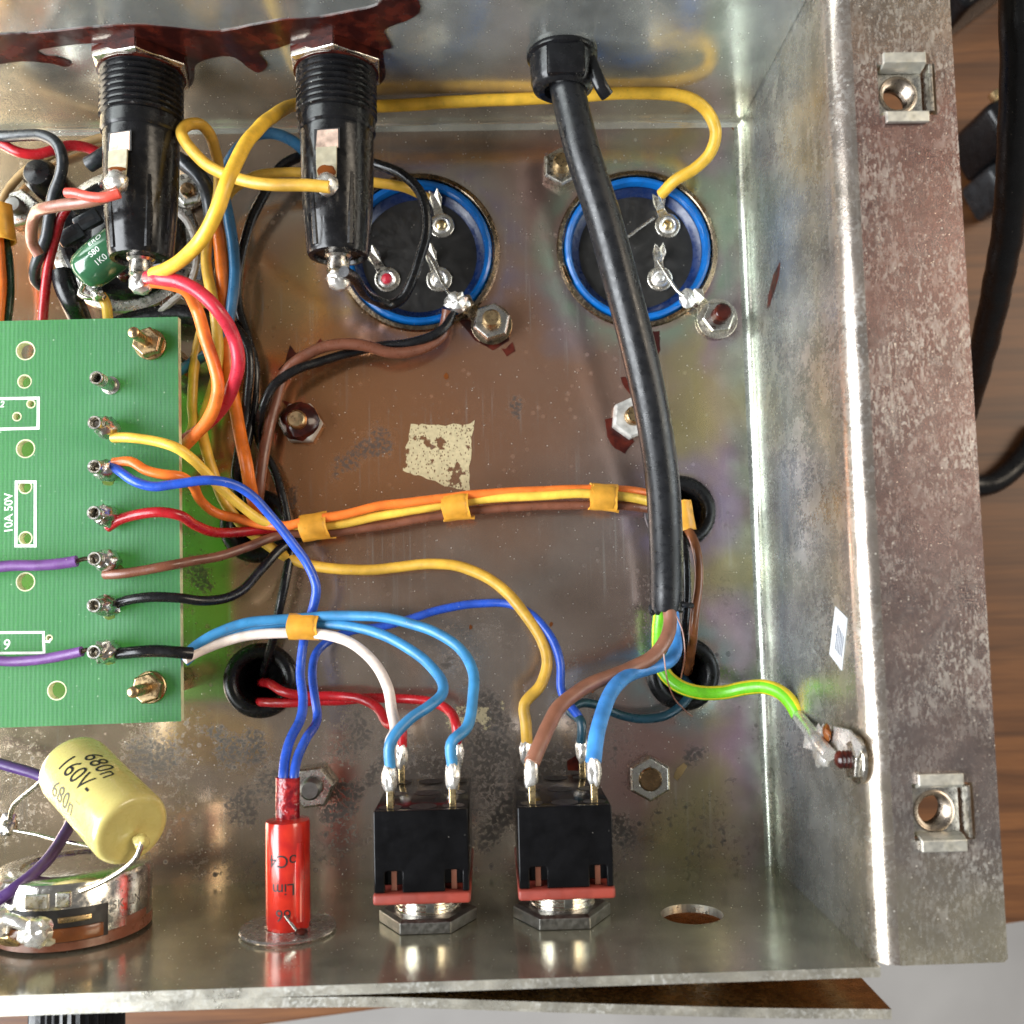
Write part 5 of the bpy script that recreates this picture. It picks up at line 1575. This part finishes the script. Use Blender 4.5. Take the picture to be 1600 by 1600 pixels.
obj('track_window', arc_strip(px, pz, 11.6, -48, 46, 1.7, 6.6, 0.55), 'ink', t_, smooth=40, bevel=0.2)
obj('insulator', arc_strip(px, pz, 11.9, -46, 42, 1.9, 3.9, 0.55), 'brown_gloss', t_, smooth=40, bevel=0.15)
obj('insulator', arc_strip(px, pz, 11.9, 12, 34, 4.7, 5.5, 0.5), 'brass', t_, smooth=40, bevel=0.1)
obj('insulator', arc_strip(px, pz, 11.7, 60, 84, 2.1, 3.6, 0.4), 'brown', t_, smooth=40, bevel=0.1)
for k, (ang, mt) in enumerate(((5, 'tab'), (-15, 'brass'), (-35, 'tab'))):
    q = math.radians(ang)
    rd = Vector((math.sin(q), 0, math.cos(q)))
    tg = Vector((math.cos(q), 0, -math.sin(q)))
    p = Vector((px, 2.6, pz)) + rd * 12.3
    yv = Vector((0, 1, 0))
    lg = MB().prism([p - tg * 1.2, p + tg * 1.2, p + tg * 1.1 + rd * 1.6, p + tg * 2.0 + rd * 2.4 + yv * 0.6, p + tg * 1.4 + rd * 4.0 + yv * 1.9, p - tg * 1.4 + rd * 4.0 + yv * 1.9, p - tg * 2.0 + rd * 2.4 + yv * 0.6, p - tg * 1.1 + rd * 1.6], yv * -0.5)
    lo = obj('lug', lg, mt, t_, smooth=None, bevel=0.08)
    obj('solder', MB().blob(p + rd * 4.6 + yv * (2.6 + 1.2 * (k == 1)), (2.3, 2.1, 1.6), 0.35, 0.8, seed=k + 3), 'solder_bright', lo)
    if k == 0:
        jp = p + rd * 4.8 + yv * 3.0
obj('jumper', MB().tube(spline([jp, jp + Vector((-2.6, 1.2, 0.2)), jp + Vector((-5.2, 1.6, -0.8))]), 0.9, 12), 'solder_bright', t_)
obj('crimp_tab', MB().box(Vector((px + 3.4, 8.2, pz + 12.1)), (2.2, 2.2, 0.8)).box(Vector((px - 0.6, 8.0, pz + 11.9)), (3.6, 2.2, 1.0)), 'steel', t_, smooth=None, bevel=0.2)
text_round('engraving', '5K LIN', 1.9, pb + Vector((0, 4.8, 0)), (0, 1, 0), (0.88, 0, 0.47), 12.0, 'engrave', t_, extrude=0.006)
obj('shaft', MB().lathe(pb, (0, -1, 0), [(3.0, 0.5), (3.0, 14), (0, 14)], 20), 'brass', t_)
# ribbed control knob outside the panel
kx = (P(50, 1590, 24).x + P(192, 1590, 24).x) / 2
prk = []
mb = MB()
nrib = 36
for (rr_, yy) in ((6.9, -9.0), (7.1, -9.4), (7.3, -24.0), (6.9, -25.0), (0.0, -25.2)):
    for k in range(nrib * 2):
        q = 2 * PI * k / (nrib * 2)
        r_ = rr_ * (1.0 if k % 2 else 0.955)
        mb.v.append(Vector((kx + r_ * math.cos(q), yy, 24 + r_ * math.sin(q))))
m2 = nrib * 2
for i in range(4):
    for k in range(m2):
        mb.f.append((i * m2 + k, i * m2 + (k + 1) % m2, (i + 1) * m2 + (k + 1) % m2, (i + 1) * m2 + k))
        mb.mi.append(0)
mb.f.append(tuple(range(m2)))
mb.mi.append(0)
kb = obj('control_knob', mb, 'bakelite', None, origin=Vector((kx, -9, 24)), smooth=20)
tag(kb, 'black ribbed control knob outside the front panel, bottom left', 'knob')

# ------------------------------------------------------------------ front panel standing off the front wall
fp = []
for (u, v) in ((-260, 1585), (0, 1570), (200, 1563), (400, 1559), (600, 1558), (800, 1564), (1000, 1570), (1200, 1575), (1300, 1576), (1393, 1577)):
    fp.append(P(u, v, RIM - 0.5))
fp2 = []
for p in spline(fp, 4.0):
    fp2.append(p)
mb = MB()
n = len(fp2)
vs = []
for p in fp2:
    for (dy, z) in ((0, p.z), (0, p.z - 62), (-1.35, p.z - 62), (-1.35, p.z)):
        vs.append(Vector((p.x, min(p.y, -1.5) + dy, z)))
fs = []
mi = []
for i in range(n - 1):
    for k in range(4):
        k2 = (k + 1) % 4
        fs.append((i * 4 + k, i * 4 + k2, (i + 1) * 4 + k2, (i + 1) * 4 + k))
        mi.append(1 if k == 3 else 0)
fs += [(0, 1, 2, 3), ((n - 1) * 4 + 3, (n - 1) * 4 + 2, (n - 1) * 4 + 1, (n - 1) * 4)]
mi += [1, 1]
mb.add(vs, fs)
mb.mi = mi
MAT['panel'] = metal('panel_gold', (0.52, 0.32, 0.12), 0.25, 0.25)
o_ = obj('front_panel', mb, ['panel', 'edge'], None, origin=Vector((-70, -4, -12)), smooth=25)
tag(o_, 'thin front panel bowing away from the chassis front wall', 'panel')

# ------------------------------------------------------------------ things on the table to the right
def tcable(name, pts, dia, label):
    o = obj(name, wiremesh(pts, dia, 20, amp=0.3), 'jacket')
    return tag(o, label, 'cable')


tcable('power_cord', [(1590, -60, 20), (1590, 30, 18), (1590, 120, 12), (1586, 220, 4), (1578, 330, -8), (1562, 430, -22), (1540, 530, -40), (1515, 620, -60), (1495, 690, -85), (1490, 740, -100), (1515, 757, -102), (1550, 755, -102), (1590, 725, -102), (1630, 670, -102)], 6.4,
       'thick black power cord looping down beside the flange onto the table')
pl = P(1540, 235, TZ)
t_ = thing('mains_plug', pl, 'black plug lying on the table between flange and power cord', 'plug')
mt = Matrix.Rotation(0.45, 3, 'Z')
obj('plug_body', MB().box(pl + Vector((0, 0, 13)), (22, 15, 26), mt), 'bakelite', t_, smooth=40, bevel=2.5, seg=3)
obj('plug_shroud', MB().box(pl + Vector((2, -14, 9)) , (20, 12, 18), mt), 'greyblack', t_, smooth=40, bevel=2.0, seg=3)
obj('plug_pin', MB().box(pl + mt @ Vector((-4, 8.5, 24)), (6, 3, 3), mt), 'gold', t_, smooth=40, bevel=0.4)
pl2 = P(1512, 12, TZ)
t_ = thing('adapter_block', pl2, 'black adapter block half hidden behind top of the flange', 'adapter')
mt = Matrix.Rotation(0.62, 3, 'Z')
obj('adapter_case', MB().box(pl2 + Vector((-6, 6, 12)), (34, 26, 24), mt), 'bakelite', t_, smooth=40, bevel=2.0, seg=3)
obj('adapter_lid', MB().box(pl2 + Vector((-6, 6, 25)), (30, 22, 2), mt), 'greyblack', t_, smooth=40, bevel=0.6)
